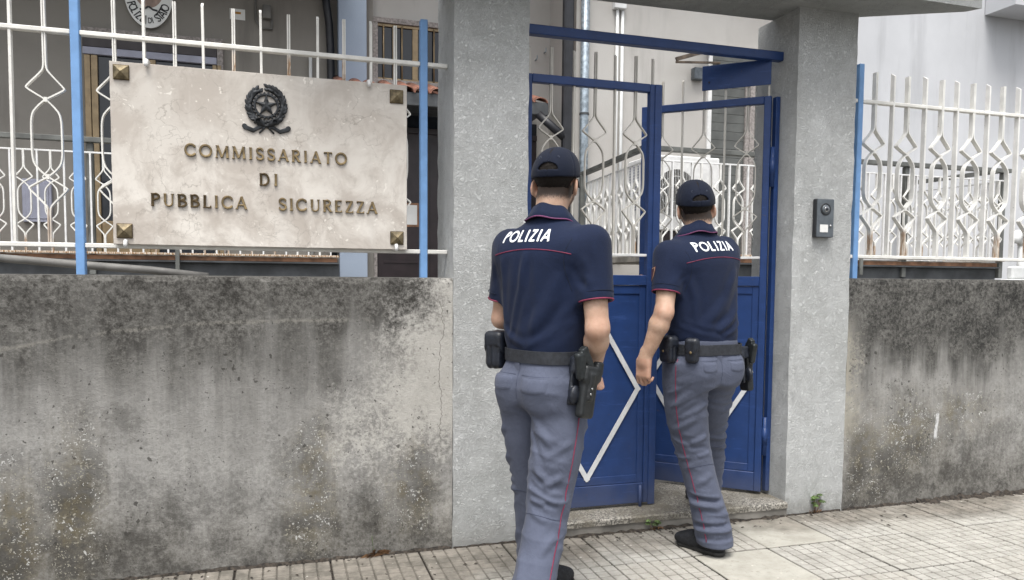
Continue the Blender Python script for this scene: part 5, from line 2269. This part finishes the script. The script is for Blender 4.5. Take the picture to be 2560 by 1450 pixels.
    ear = np.minimum(np.linalg.norm((q - np.array((.083, -.012, -.018))) / np.array((.02, .026, .04)), axis=1),
                     np.linalg.norm((q - np.array((-.083, -.012, -.018))) / np.array((.02, .026, .04)), axis=1))
    stub = np.maximum(np.maximum(nape, beard), temple) * sst(ear, .85, 1.15)
    ruddy = np.clip(1.15 - ear, 0, 1)
    for a in ARM:
        ruddy = np.maximum(ruddy, .75 * np.exp(-(np.linalg.norm(V - np.asarray(a['E']), axis=1) / .05) ** 4) * (V[:, 1] < a['E'][1] + .01))
        ruddy = np.maximum(ruddy, .6 * sst(np.linalg.norm(V - np.asarray(a['W']), axis=1), .2, .08) * (V[:, 2] < a['W'][2]))
    for a in ARM:
        fa, ft = seg_d(V, a['E'], a['W'])
        stub = np.maximum(stub, .24 * (fa < .06) * sst(ft, .02, .2) * sst(1 - ft, .0, .2))
    bo = add('body', pose(V), Q, M['skin'])
    for nm, arr in (('stubble', stub), ('ruddy', ruddy)):
        at_ = bo.data.attributes.new(nm, 'FLOAT', 'POINT')
        if len(at_.data) == len(arr):
            at_.data.foreach_set('value', arr.astype(np.float32))

    def from_head(p):
        return pose([hc + HM @ np.asarray(p, float)])[0]
    M.setdefault('eye', simple('eye_white', (.6, .58, .55), .2, 0, .05, 5))
    for s in (-1, 1):
        c_ = Vector(from_head((s * .032, .083, .012)))
        MB().lathe([(.0001, -.0115), (.007, -.009), (.0112, 0), (.007, .009), (.0001, .0115)], 12, Matrix.Translation(c_)).build('eye', M['eye'], bo, smooth=True)

    # ---------------- hair
    def f_hair(P):
        q = hq(P)
        th = .0065 * sst(q[:, 2], -.075, .0) - .0012
        d = head_sdf(q, False) - th
        front = q[:, 1] - (.055 + .25 * (q[:, 2] - .06))
        d = smax(d, front, .01)
        d = smax(d, -(q[:, 2] + .062 - .35 * (q[:, 1] + .02) * (q[:, 1] > -.02)), .008)
        for s in (-1, 1):
            d = smax(d, -(ellip(q, (s * .083, -.004, -.026), (.03, .03, .042))), .006)
        return d
    V, Q = grid_sdf(f_hair, hc + np.array((-.13, -.16, -.1)), hc + np.array((.13, .14, .15)), .0035)
    Nn = vnormals(V, Q)
    V = ripples(V, Nn, .0016, 260, cfg['seed'] + 3)
    add('hair', pose(V), Q, M['hair'])

    # ---------------- cap
    def f_cap(P):
        q = hq(P)
        o_ = ellip(q, (0, -.010, .03), (.092, .1145, .1))
        o_ = smin(o_, ellip(q, (0, .012, .066), (.079, .086, .069)), .02)
        i_ = o_ + .0085
        d = smax(o_, -i_, .002)
        d = smax(d, -(q[:, 2] - (.004 + .13 * (q[:, 1] + .11))), .002)
        arch = np.sqrt((q[:, 0] / .038) ** 2 + ((q[:, 2] - .031) / .027) ** 2) - 1
        hole = np.maximum(np.maximum(arch * .036, .031 - q[:, 2]), q[:, 1] + .03)
        return smax(d, -hole, .003)
    V, Q = grid_sdf(f_cap, hc + np.array((-.13, -.16, -.04)), hc + np.array((.13, .14, .16)), .0034)
    V = relax(V, Q, 1)
    q = hq(V)
    Nn = vnormals(V, Q)
    ang = np.arctan2(q[:, 0], q[:, 1])
    sm_ = np.abs(((ang / (math.pi / 3)) % 1) - .5) * (math.pi / 3) * np.hypot(q[:, 0], q[:, 1])
    V = V - Nn * (.0026 * np.exp(-((np.abs(((ang / (math.pi / 3) + .5) % 1) - .5) * (math.pi / 3) * np.hypot(q[:, 0], q[:, 1])) / .0024) ** 2))[:, None]
    V = ripples(V, Nn, .0022, 38, cfg['seed'] + 4)
    add('cap', pose(V), Q, M['navy_cap'])
    capo = [c for c in t.children if c.name.startswith('cap')][-1]
    bv_, bf_ = [], []
    nu, nv_ = 18, 7
    for lay in (0, 1):
        for j in range(nv_):
            v_ = j / (nv_ - 1)
            for i in range(nu):
                u_ = (i / (nu - 1) - .5) * 2
                a = u_ * R(64)
                ext = .072 * v_ * math.cos(u_ * 1.35)
                x_ = .086 * math.sin(a) * (1 + .06 * v_)
                y_ = -.010 + .108 * math.cos(a) + ext
                z_ = .032 + .13 * .02 - .03 * (u_ ** 2) * (.6 + .4 * v_) - .022 * v_ - lay * .0045
                bv_.append(from_head((x_, y_, z_)))
    o2 = nu * nv_
    for j in range(nv_ - 1):
        for i in range(nu - 1):
            k = j * nu + i
            bf_ += [(k, k + 1, k + nu + 1, k + nu), (o2 + k, o2 + k + nu, o2 + k + nu + 1, o2 + k + 1)]
    per = [i for i in range(nu)] + [j * nu + nu - 1 for j in range(1, nv_)] + [(nv_ - 1) * nu + i for i in range(nu - 2, -1, -1)] + [j * nu for j in range(nv_ - 2, 0, -1)]
    for a, b_ in zip(per, per[1:] + per[:1]):
        bf_.append((a, b_, b_ + o2, a + o2))
    MB().add(bv_, bf_).build('brim', M['navy_cap'], capo, smooth=True)
    cbv = bvh_of(pose(V), Q)
    M.setdefault('eyelet', simple('blue_grey_eyelet', (.06, .075, .11), .5, 0, .1, 20))
    for s in (-1, 1):
        c0 = hc + HM @ np.array((s * .034, -.2, .078))
        dr_ = HM @ np.array((0, 1, 0))
        pc0 = project(cbv, pose([c0])[0], dr_, .0005)
        if pc0 is not None:
            MB().tube([pc0 + Vector((.0042 * math.cos(k * .5236), 0, .0042 * math.sin(k * .5236))) for k in range(13)], .0013, 5, False).build('eyelet', M['eyelet'], capo, smooth=True)
    # strap across the opening, with its stitched edge
    stp = []
    for k in range(21):
        xx = -.05 + .1 * k / 20
        for zz in (.006, .03):
            pq = project(cbv, from_head((xx, -.2, zz)), dr_, .0012)
            stp.append(pq)
    if all(p is not None for p in stp):
        MB().add([p for p in stp], [(2 * k, 2 * k + 2, 2 * k + 3, 2 * k + 1) for k in range(20)]).build('strap', M['navy_cap'], capo, smooth=True)

    # ---------------- belt
    zb0, zb1 = cfg['belt']
    rings = []
    cx0, cy0 = PEL[-1][1], PEL[-1][2]
    nbk = 72
    rad = []
    for k in range(nbk):
        a = 2 * math.pi * k / nbk
        dv = Vector((math.cos(a), math.sin(a), 0))
        best = .1
        for zz in np.linspace(zb0 - .003, zb1 + .003, 5):
            for bvv in (tb, sbv):
                h, _, _, _ = bvv.ray_cast(Vector((cx0, cy0, zz)) + dv * .26, -dv, .3)
                if h is not None and (h - Vector((cx0, cy0, zz))).dot(dv) < .235:
                    best = max(best, (h - Vector((cx0, cy0, zz))).dot(dv))
        rad.append(best)
    for _ in range(3):
        rad = [(rad[k - 1] + 2 * rad[k] + rad[(k + 1) % nbk]) / 4 for k in range(nbk)]

    def belt_pt(deg, out, z):
        """deg: 0 = front, 90 = right side, clockwise from above"""
        a = math.pi / 2 - R(deg)
        k = (a / (2 * math.pi) * nbk) % nbk
        k0 = int(k)
        r_ = rad[k0] * (1 - k + k0) + rad[(k0 + 1) % nbk] * (k - k0)
        return Vector((cx0 + (r_ + out) * math.cos(a), cy0 + (r_ + out) * math.sin(a), z))
    vs, fs = [], []
    for k in range(nbk):
        dg = 90 - 360 * k / nbk
        vs += [belt_pt(dg, .0015, zb0), belt_pt(dg, .0055, zb0 + .001), belt_pt(dg, .006, zb1 - .001), belt_pt(dg, .002, zb1)]
    for k in range(nbk):
        for j in range(4):
            k2 = (k + 1) % nbk
            fs.append((k * 4 + j, k2 * 4 + j, k2 * 4 + (j + 1) % 4, k * 4 + (j + 1) % 4))
    belt = MB().add(vs, fs).build('belt', M['belt'], t, smooth=True)
    for p in belt.data.polygons:
        p.use_smooth = False
    # ---------------- trouser details
    for i, (side, z1_) in enumerate(cfg['stripe']):
        rows = np.asarray(LG[i], float)
        pts = []
        for k in range(70):
            z = zb0 - .02 - (zb0 - .03 - z1_) * k / 69
            za = np.array([min(z, rows[:, 0].max())])
            cx_, cy_ = float(catm(za, rows[:, 0], rows[:, 1])[0]), float(catm(za, rows[:, 0], rows[:, 2])[0])
            pts.append((cx_, cy_, z))
        line('side_stripe', tb, pts, (-side * math.cos(R(cfg['stripe_y'][i])), math.sin(R(cfg['stripe_y'][i])), 0), .0022, M['piping'], trouser)
    for i in (0, 1):
        rows = np.asarray(LG[i], float)
        zk = cfg['knee_z'][i]
        za = np.array([zk])
        cx_, cy_ = float(catm(za, rows[:, 0], rows[:, 1])[0]), float(catm(za, rows[:, 0], rows[:, 2])[0])
        q_ = []
        for k in range(25):
            a = R(100 + 160 * k / 24)
            dv = (-math.sin(a), -math.cos(a), 0)
            p = project(tb, (cx_, cy_, zk + .012 * math.cos(a * 2)), dv, .0003, .16)
            if p is not None:
                q_.append(p)
        if len(q_) > 3:
            MB().tube(q_, .0013, 5).build('knee_seam', M['seam'], trouser, smooth=True)

    def patch(name, u0, u1, v0, v1, th, m, parent, deg, z, bv=tb, rnd_=.006, sag=0.0):
        """flap sewn on the back of the trousers: u across, v up, seen from direction deg"""
        a = R(deg)
        dv = np.array((-math.sin(a), -math.cos(a), 0))       # ray direction, toward the body
        ac = np.array((-math.cos(a), math.sin(a), 0)) * -1
        base = np.array((cx0, cy0, z))
        nu_, nv2 = 14, 8
        top, bot = [], []
        for j in range(nv2):
            for i in range(nu_):
                uu, vv = i / (nu_ - 1), j / (nv2 - 1)
                e = min(uu, 1 - uu, vv, 1 - vv)
                u_ = u0 + (u1 - u0) * uu
                v_ = v0 + (v1 - v0) * vv - sag * (1 - vv) * math.sin(math.pi * uu)
                p = project(bv, base + ac * u_ + np.array((0, 0, v_)), dv, th if e > .001 else -.001)
                if p is None:
                    return None
                top.append(p)
        return MB().add(top, [(j * nu_ + i, j * nu_ + i + 1, (j + 1) * nu_ + i + 1, (j + 1) * nu_ + i) for j in range(nv2 - 1) for i in range(nu_ - 1)]).build(name, m, parent, smooth=True)
    for (u0, u1, v0, v1, deg, z) in cfg['flaps']:
        patch('pocket_flap', u0, u1, v0, v1, .004, M['trouser'], trouser, deg, z, sag=.008)
        a = R(deg)
        pts = [np.array((cx0, cy0, z + v1 + .006)) + np.array((math.cos(a), -math.sin(a), 0)) * (u0 - .01 + (u1 - u0 + .02) * k / 15) for k in range(16)]
        line('pocket_seam', tb, pts, (-math.sin(a), -math.cos(a), 0), .0012, M['seam'], trouser, .0)
    dgb = 180 + py
    a = R(dgb)
    pts = [np.array((cx0, cy0, zb0 - .005 - .16 * k / 20)) for k in range(21)]
    line('centre_seam', tb, pts, (-math.sin(a), -math.cos(a), 0), .0013, M['seam'], trouser, .0)
    for dg in (py + 186,):
        c0, c1 = belt_pt(dg, .003, zb0 - .03), belt_pt(dg, .004, zb0 - .001)
        a = R(dg)
        sd_ = Vector((math.cos(a), -math.sin(a), 0)) * .016
        nn = Vector((math.sin(a), math.cos(a), 0)) * .0035
        b = MB()
        for o_ in (1,):
            vs = [c0 - sd_, c0 + sd_, c1 + sd_, c1 - sd_]
            b.add([p + nn * 0 for p in vs] + [p - nn for p in vs], [(0, 1, 2, 3), (7, 6, 5, 4), (0, 4, 5, 1), (1, 5, 6, 2), (2, 6, 7, 3), (3, 7, 4, 0)])
        b.build('belt_loop', M['trouser'] if cfg.get('loops', True) else M['belt'], trouser)

    # ---------------- belt pouches
    for (dg, w_, h_, dep, zt) in cfg['pouches']:
        a = R(dg)
        nx = np.array((math.sin(a), math.cos(a), 0))
        ax_ = np.array((math.cos(a), -math.sin(a), 0))
        Mx = np.stack([ax_, nx, np.array((0, 0, 1.))], 1)
        c_ = np.array(belt_pt(dg, .006 + dep / 2, zt - h_ / 2))

        def f_body_p(P):
            d = rbox(P, c_, (w_ / 2, dep / 2, h_ / 2), .02, Mx)
            q = (P - c_) @ Mx
            return d + .0022 * np.sin(q[:, 1] * 260)

        def f_flap(P):
            q = (P - c_) @ Mx
            d = rbox(P, c_ + np.array((0, 0, h_ * .16)), (w_ / 2 + .003, dep / 2 + .0045, h_ * .36), .02, Mx)
            cut = q[:, 2] + h_ * .2 - .9 * q[:, 0] ** 2 / w_ * 2
            return smax(d, -cut, .003)
        lo_, hi_ = c_ - .11, c_ + .11
        po = empty('pouch')
        po.parent = t
        for nm, fn in (('case', f_body_p), ('flap', f_flap)):
            Vp, Qp = grid_sdf(fn, lo_, hi_, .004)
            Vp = relax(Vp, Qp, 1)
            add(nm, Vp, Qp, M['leather'], po)
        sp = Vector(c_ + nx * (dep / 2 + .005) + np.array((0, 0, -h_ * .06)))
        MB().lathe([(.0062, 0), (.0058, .0025), (.003, .0036)], 14, Matrix.Translation(sp) @ Vector(nx).to_track_quat('Z', 'Y').to_matrix().to_4x4()).build('snap', M['brass'], po, smooth=True)

    # ---------------- holster with pistol
    dg, zt, outw, cant = cfg['holster']
    a = R(dg)
    nx = np.array((math.sin(a), math.cos(a), 0))
    fw = np.array((math.cos(a), -math.sin(a), 0)) * -1      # toward the front of the body
    up = np.array((0, 0, 1.))
    cn = R(cant)
    up2 = up * math.cos(cn) - fw * math.sin(cn) * -1
    fw2 = np.cross(up2, nx)
    if fw2 @ fw < 0:
        fw2 = -fw2
    Mx = np.stack([fw2, nx, up2], 1)
    c_ = np.array(belt_pt(dg, .02 + outw, zt))

    def loc(f_, n_, u_):
        return c_ + fw2 * f_ + nx * n_ + up2 * u_

    def f_hol(P):
        d = rbox(P, loc(.012, .012, -.1), (.036, .019, .085), .012, Mx)
        q = (P - c_) @ Mx
        d = smax(d, q[:, 0] * .96 - .049 - (q[:, 2] + .16) * .16, .01)
        d = smin(d, rbox(P, loc(.018, .012, -.022), (.046, .021, .03), .012, Mx), .015)
        d = smin(d, rbox(P, loc(.05, .016, .0), (.018, .016, .026), .009, Mx), .006)
        d = smin(d, rbox(P, loc(.006, .036, -.07), (.012, .005, .05), .004, Mx), .004)
        return d

    def f_plate(P):
        d = rbox(P, loc(-.012, -.016 - outw * .5, -.07), (.03, .008, .075), .008, Mx)
        d = smin(d, rbox(P, loc(-.012, -.012 - outw * .5, .005), (.028, .014 + outw * .4, .03), .008, Mx), .01)
        d = smin(d, ellip(P, loc(-.03, -.006, -.105), (.026, .014, .036), Mx), .012)
        return d

    def f_pis(P):
        d = rbox(P, loc(-.012, .012, .028), (.05, .0135, .0155), .004, np.stack([unit(fw2 * .62 - up2 * .78), nx, unit(up2 * .62 + fw2 * .78)], 1))
        d = np.minimum(d, rbox(P, loc(-.04, .012, .0), (.021, .0145, .05), .01, np.stack([unit(fw2 * .95 + up2 * .3), nx, unit(up2 * .95 - fw2 * .3)], 1)))
        return d
    ho = empty('holster')
    ho.parent = t
    for nm, fn, mm in (('sheath', f_hol, M['polymer']), ('belt_plate', f_plate, M['leather']), ('pistol', f_pis, M['gunmetal'])):
        Vp, Qp = grid_sdf(fn, c_ - np.array((.16, .16, .23)), c_ + np.array((.16, .16, .12)), .0042)
        Vp = relax(Vp, Qp, 1)
        add(nm, Vp, Qp, mm, ho)
    for (f_, u_) in ((.0, -.095), (.004, -.075), (-.03, -.05)):
        MB().lathe([(.0045, 0), (.0035, .002)], 10, Matrix.Translation(Vector(loc(f_, .0415 if f_ >= 0 else .006, u_))) @ Vector(nx).to_track_quat('Z', 'Y').to_matrix().to_4x4()).build('rivet', M['chrome'], ho, smooth=True)

    # ---------------- shoes
    for (hx, hy, hz, deg, pitch) in cfg['shoes']:
        a = R(deg)
        Ms = rotz(-a) @ rotx(R(pitch))
        hp = np.array((hx, hy, hz))

        def sq(P):
            return (P - hp) @ Ms

        def f_up(P):
            q = sq(P)
            d = ellip(q, (0, .165, .034), (.046, .082, .04))
            d = smin(d, ellip(q, (0, .09, .052), (.041, .1, .048)), .03)
            d = smin(d, ellip(q, (0, .015, .055), (.036, .055, .055)), .03)
            d = smin(d, rcone(q, (0, .03, .05), (0, .025, .12), .042, .046), .02)
            return smax(d, .018 - q[:, 2], .003)

        def f_so(P):
            q = sq(P)
            e1, t1 = seg_d(np.stack([q[:, 0], q[:, 1], q[:, 2] * 0], 1), (0, .005, 0), (.004, .185, 0))
            d2 = e1 - (.038 + .010 * t1 + .004 * np.sin(t1 * 6))
            zt_ = .026 - .006 * sst(q[:, 1], .05, .2) + .012 * sst(q[:, 1], .2, .25)
            return smax(d2, np.maximum(-q[:, 2], q[:, 2] - zt_), .006)
        so = empty('shoe')
        so.parent = t
        for nm, fn, mm in (('upper', f_up, M['shoe']), ('sole', f_so, M['sole'])):
            Vp, Qp = grid_sdf(fn, hp - np.array((.3, .3, .05)), hp + np.array((.3, .3, .19)), .0055)
            Vp = relax(Vp, Qp, 1)
            add(nm, Vp, Qp, mm, so)
    # ---------------- sleeve badge
    for (ai, al_, dr0) in cfg.get('badges', ()):
        Sh, El = np.asarray(ARM[ai]['S'], float), np.asarray(ARM[ai]['E'], float)
        u_a = unit(El - Sh)
        bc_ = pose([Sh + u_a * al_])[0]
        dr0 = unit(dr0)
        ac_ = unit(np.cross(u_a, dr0))
        shp = [(0, -.036), (.02, -.014), (.026, .012), (.026, .03), (-.026, .03), (-.026, .012), (-.02, -.014)]

        def shield(sc_, off):
            vs = []
            pts = []
            for i in range(len(shp)):
                p, q = shp[i], shp[(i + 1) % len(shp)]
                for k in range(4):
                    pts.append((p[0] + (q[0] - p[0]) * k / 4, p[1] + (q[1] - p[1]) * k / 4))
            rows_ = [[(x_ * f_ * sc_, z_ * f_ * sc_) for x_, z_ in pts] for f_ in (1, .6, .25)]
            for r_ in rows_:
                for (x_, z_) in r_:
                    p = project(sbv, bc_ + ac_ * x_ - u_a * z_, dr0, off, .2)
                    if p is None:
                        return None
                    vs.append(p)
            n_ = len(pts)
            return MB().add(vs, [(l * n_ + i, l * n_ + (i + 1) % n_, (l + 1) * n_ + (i + 1) % n_, (l + 1) * n_ + i) for l in range(2) for i in range(n_)] + [tuple(range(2 * n_, 3 * n_))])
        bd = empty('sleeve_badge')
        bd.parent = t
        for nm, sc_, off, mm in (('border', 1.12, .0012, M['patch']), ('gold_edge', 1.0, .0024, M['patch_gold']), ('field', .84, .0036, M['patch'])):
            mb = shield(sc_, off)
            if mb is not None:
                mb.build(nm, mm, bd)
    return t, sbv, tb


def vec(root, heading, w_):
    """world point into a person's own frame (x right, y forward)"""
    dx, dy = w_[0] - root[0], w_[1] - root[1]
    c, s = math.cos(heading), math.sin(heading)
    return (dx * c - dy * s, dx * s + dy * c, w_[2])


# ---------------------------------------------------------------- officer by the plain pillar, hands held in front
H1, R1 = R(55), (.972, 2.74)
leg_r = [(.1, .135, -.3, .083, .086), (.25, .122, -.215, .079, .082), (.4, .106, -.135, .079, .084), (.5, .098, -.1, .083, .09), (.66, .094, -.055, .096, .104), (.8, .088, -.016, .1, .112), (.92, .082, 0, .1, .115)]
leg_l = [(.05, -.116, .125, .082, .086), (.2, -.115, .115, .079, .082), (.35, -.112, .098, .078, .084), (.5, -.106, .074, .082, .09), (.66, -.1, .042, .095, .104), (.8, -.09, .012, .1, .112), (.92, -.082, 0, .1, .115)]
pel1 = [(.84, 0, 0, .165, .125, 14), (.9, 0, 0, .174, .128, 14), (.97, 0, 0, .17, .122, 14), (1.03, 0, 0, .163, .115, 14)]
tor1 = [(.985, 0, 0, .16, .113, 12), (1.03, 0, 0, .166, .116, 11), (1.075, 0, 0, .176, .123, 9), (1.15, 0, 0, .181, .125, 5), (1.25, 0, .0, .193, .131, 2), (1.34, 0, .0, .203, .136, 0),
        (1.41, 0, .0, .206, .134, 0), (1.455, 0, .004, .196, .124, 0), (1.487, 0, .008, .165, .107, 0), (1.515, 0, .011, .12, .088, 0), (1.542, 0, .012, .086, .075, 0), (1.565, 0, .012, .07, .066, 0)]
cfg1 = dict(seed=3, lean=.05, tilt=.0, legs=[leg_r, leg_l], pelvis=pel1, torso=tor1, belt=(.995, 1.043), text_z=1.432, text_x=-.03, text_w=.88, head_yaw=R(-18), head_z=1.678, head_y=.03, head_pitch=R(-2),
            arms=[dict(S=(.188, .0, 1.435), E=(.25, -.03, 1.13), W=(.148, .12, .955), hem=0, sleeve=.215, hd=(-.6, .6, -.5), hn=(-.55, -.2, -.75), ht=(-.1, -.3, .9), rs=.064),
                  dict(S=(-.188, .0, 1.435), E=(-.238, .03, 1.15), W=(-.1, .22, 1.08), hem=0, sleeve=.215, hd=(.5, .8, .1), hn=(.55, -.2, -.75), ht=(.1, -.3, .9), rs=.064)],
            leg_folds=[(0, .81, 218, .69, 150, .006, .014), (0, .77, 225, .63, 165, -.005, .012), (0, .72, 108, .66, 165, .005, .013), (0, .63, 195, .555, 140, .008, .013), (0, .6, 118, .55, 168, .007, .012),
                       (0, .57, 205, .53, 150, -.006, .010), (0, .53, 108, .548, 160, .007, .011), (0, .512, 200, .5, 150, .007, .010), (0, .488, 118, .505, 158, -.006, .009), (0, .47, 195, .44, 140, .005, .012),
                       (0, .4, 112, .33, 150, .005, .015), (0, .34, 205, .15, 172, .006, .02), (0, .24, 98, .2, 140, -.004, .011), (0, .2, 95, .17, 130, .005, .010), (0, .88, 205, .835, 150, .005, .018),
                       (1, .74, 200, .68, 255, .006, .014), (1, .62, 205, .55, 262, .008, .014), (1, .53, 200, .51, 270, -.006, .011), (1, .475, 190, .455, 260, .007, .012), (1, .3, 200, .22, 250, .006, .016)],
            shirt_folds=[([(-.012, -.14, 1.41), (-.03, -.145, 1.28), (-.075, -.135, 1.15), (-.11, -.11, 1.06)], .011, .015), ([(.0, -.14, 1.37), (.015, -.14, 1.2), (.0, -.13, 1.07)], -.005, .02),
                         ([(-.13, -.12, 1.39), (-.14, -.11, 1.25), (-.14, -.09, 1.1)], .006, .018), ([(.13, -.1, 1.33), (.08, -.13, 1.2), (-.02, -.13, 1.09)], .006, .024),
                         ([(.15, -.08, 1.25), (.1, -.11, 1.15), (.02, -.12, 1.07)], -.005, .018), ([(.16, -.06, 1.16), (.09, -.1, 1.1), (0, -.12, 1.06)], .006, .015),
                         ([(-.16, -.05, 1.14), (-.09, -.1, 1.085), (0, -.12, 1.06)], .006, .014), ([(.2, -.08, 1.4), (.235, -.09, 1.33), (.24, -.085, 1.27)], .005, .016),
                         ([(.17, -.1, 1.36), (.2, -.09, 1.3), (.25, -.06, 1.27)], -.005, .014), ([(-.2, -.07, 1.38), (-.24, -.06, 1.3)], .005, .016)],
            stripe=[(1, .08), (-1, .08)], stripe_y=[14, 14], knee_z=[.45, .46],
            flaps=[(.022, .15, -.098, -.045, 194, .99), (-.15, -.03, -.098, -.045, 194, .99)],
            pouches=[(262, .1, .145, .075, 1.1), (296, .06, .11, .045, 1.075)], holster=(100, .99, .026, 10),
            shoes=[(.135, -.37, .0, 0, 0), (-.11, .115, .0, 2, 0)], badges=())
person('police officer in navy polo shirt standing in front of the closed gate leaf', R1, H1, cfg1)

# ---------------------------------------------------------------- officer stepping through the open leaf
H2, R2 = R(-12), (1.942, 3.2)


def L2(x, y, z=0):
    return vec(R2, H2, (x, y, z))


def row2(z, x, y, rx, ry):
    p = L2(x, y)
    return (z, p[0], p[1], rx, ry)


leg2_l = [row2(.05, 1.985, 3.125, .083, .09), row2(.13, 1.975, 3.135, .085, .092), row2(.28, 1.945, 3.165, .08, .086), row2(.48, 1.9, 3.2, .083, .09), row2(.66, 1.86, 3.2, .096, .104), row2(.8, 1.845, 3.19, .1, .113), row2(.92, 1.845, 3.185, .1, .117)]
leg2_r = [row2(.12, 2.2, 3.58, .08, .085), row2(.3, 2.175, 3.51, .078, .084), row2(.5, 2.125, 3.43, .082, .09), row2(.66, 2.06, 3.33, .094, .104), row2(.8, 2.03, 3.25, .1, .113), row2(.92, 2.015, 3.215, .1, .117)]
pel2 = [(.82, 0, 0, .168, .128, 4), (.9, 0, 0, .18, .131, 4), (.97, 0, 0, .175, .125, 4), (1.04, 0, 0, .168, .12, 4)]
tor2 = [(1.01, 0, 0, .168, .124, 4), (1.06, 0, 0, .176, .131, 4), (1.13, 0, 0, .18, .132, 3), (1.25, 0, .0, .19, .134, 0), (1.34, 0, .0, .2, .138, 0),
        (1.41, 0, .0, .203, .134, 0), (1.455, 0, .004, .192, .124, 0), (1.487, 0, .008, .16, .107, 0), (1.515, 0, .011, .118, .088, 0), (1.542, 0, .012, .086, .075, 0), (1.565, 0, .012, .07, .066, 0)]
el = L2(1.69, 3.13, 1.168)
wr = L2(1.628, 3.19, .945)
cfg2 = dict(seed=12, lean=.115, tilt=.06, legs=[leg2_l, leg2_r], pelvis=pel2, torso=tor2, belt=(.962, 1.012), text_z=1.437, head_yaw=R(30), head_z=1.66, head_x=.012, head_y=.015, head_pitch=R(3), text_x=.0, reach=1,
            arms=[dict(S=(-.185, -.005, 1.435), E=(el[0], el[1] - .02, el[2]), W=(wr[0], wr[1], wr[2]), hem=0, sleeve=.185, hd=(-.1, .05, -1), hn=(.95, .25, 0), ht=(-.2, .97, 0), rs=.062, curl=(.5, .75, .6)),
                  dict(S=(.18, .02, 1.445), E=(.19, .24, 1.22), W=(.12, .46, 1.3), hem=0, sleeve=.2, hd=(-.2, .95, .2), hn=(-.3, -.1, -.9), ht=(-.95, -.2, .3), rs=.063)],
            leg_folds=[(0, .8, 205, .72, 262, .006, .014), (0, .74, 190, .67, 250, -.005, .012), (0, .67, 195, .6, 265, .007, .014), (0, .58, 165, .545, 225, .008, .012), (0, .56, 290, .53, 230, .006, .012), (0, .53, 170, .52, 235, -.006, .010),
                       (0, .5, 160, .48, 215, .007, .011), (0, .46, 290, .475, 230, .006, .011), (0, .4, 175, .34, 240, .005, .015), (0, .27, 160, .285, 290, -.014, .010), (0, .245, 150, .25, 300, .013, .014), (0, .2, 140, .235, 210, .009, .015),
                       (0, .165, 150, .15, 300, -.010, .010), (0, .14, 140, .125, 310, .011, .012), (0, .1, 150, .09, 300, -.007, .009), (0, .87, 195, .83, 250, .005, .016),
                       (1, .72, 120, .66, 190, .006, .014), (1, .6, 100, .56, 180, .008, .012), (1, .55, 90, .525, 170, -.006, .011), (1, .46, 100, .445, 185, .007, .012), (1, .4, 100, .36, 170, .006, .013)],
            shirt_folds=[([(.13, -.12, 1.36), (.03, -.15, 1.22), (-.1, -.12, 1.1)], .0075, .022), ([(.15, -.1, 1.28), (.05, -.14, 1.16), (-.06, -.13, 1.08)], -.006, .018), ([(.15, -.1, 1.2), (.06, -.13, 1.12), (-.03, -.13, 1.07)], .007, .016),
                         ([(.16, -.08, 1.12), (.08, -.12, 1.075), (0, -.13, 1.05)], .006, .013), ([(-.15, -.08, 1.36), (-.13, -.11, 1.22), (-.13, -.1, 1.1)], .006, .018), ([(-.17, -.03, 1.12), (-.1, -.1, 1.08), (0, -.13, 1.06)], -.005, .012),
                         ([(-.19, -.06, 1.4), (-.23, -.05, 1.33), (-.25, -.02, 1.28)], .005, .015), ([(-.17, -.08, 1.35), (-.22, -.07, 1.3)], -.005, .012)],
            stripe=[(-1, .07), (1, .15)], stripe_y=[22, 0], knee_z=[.43, .45],
            flaps=[(.035, .115, -.085, -.042, 184, .975), (-.13, -.04, -.085, -.042, 184, .975)],
            pouches=[(238, .06, .115, .042, 1.045), (272, .085, .125, .055, 1.05)], holster=(98, .955, .045, 6),
            shoes=[L2(1.99, 3.105)[:2] + (0.0, -13, 0), L2(2.21, 3.56)[:2] + (.079, 18, 0)], badges=[(0, .085, (.9, -.42, .1))], loops=True)
person('police officer with left arm hanging stepping onto the doorstep of the open leaf', R2, H2, cfg2)
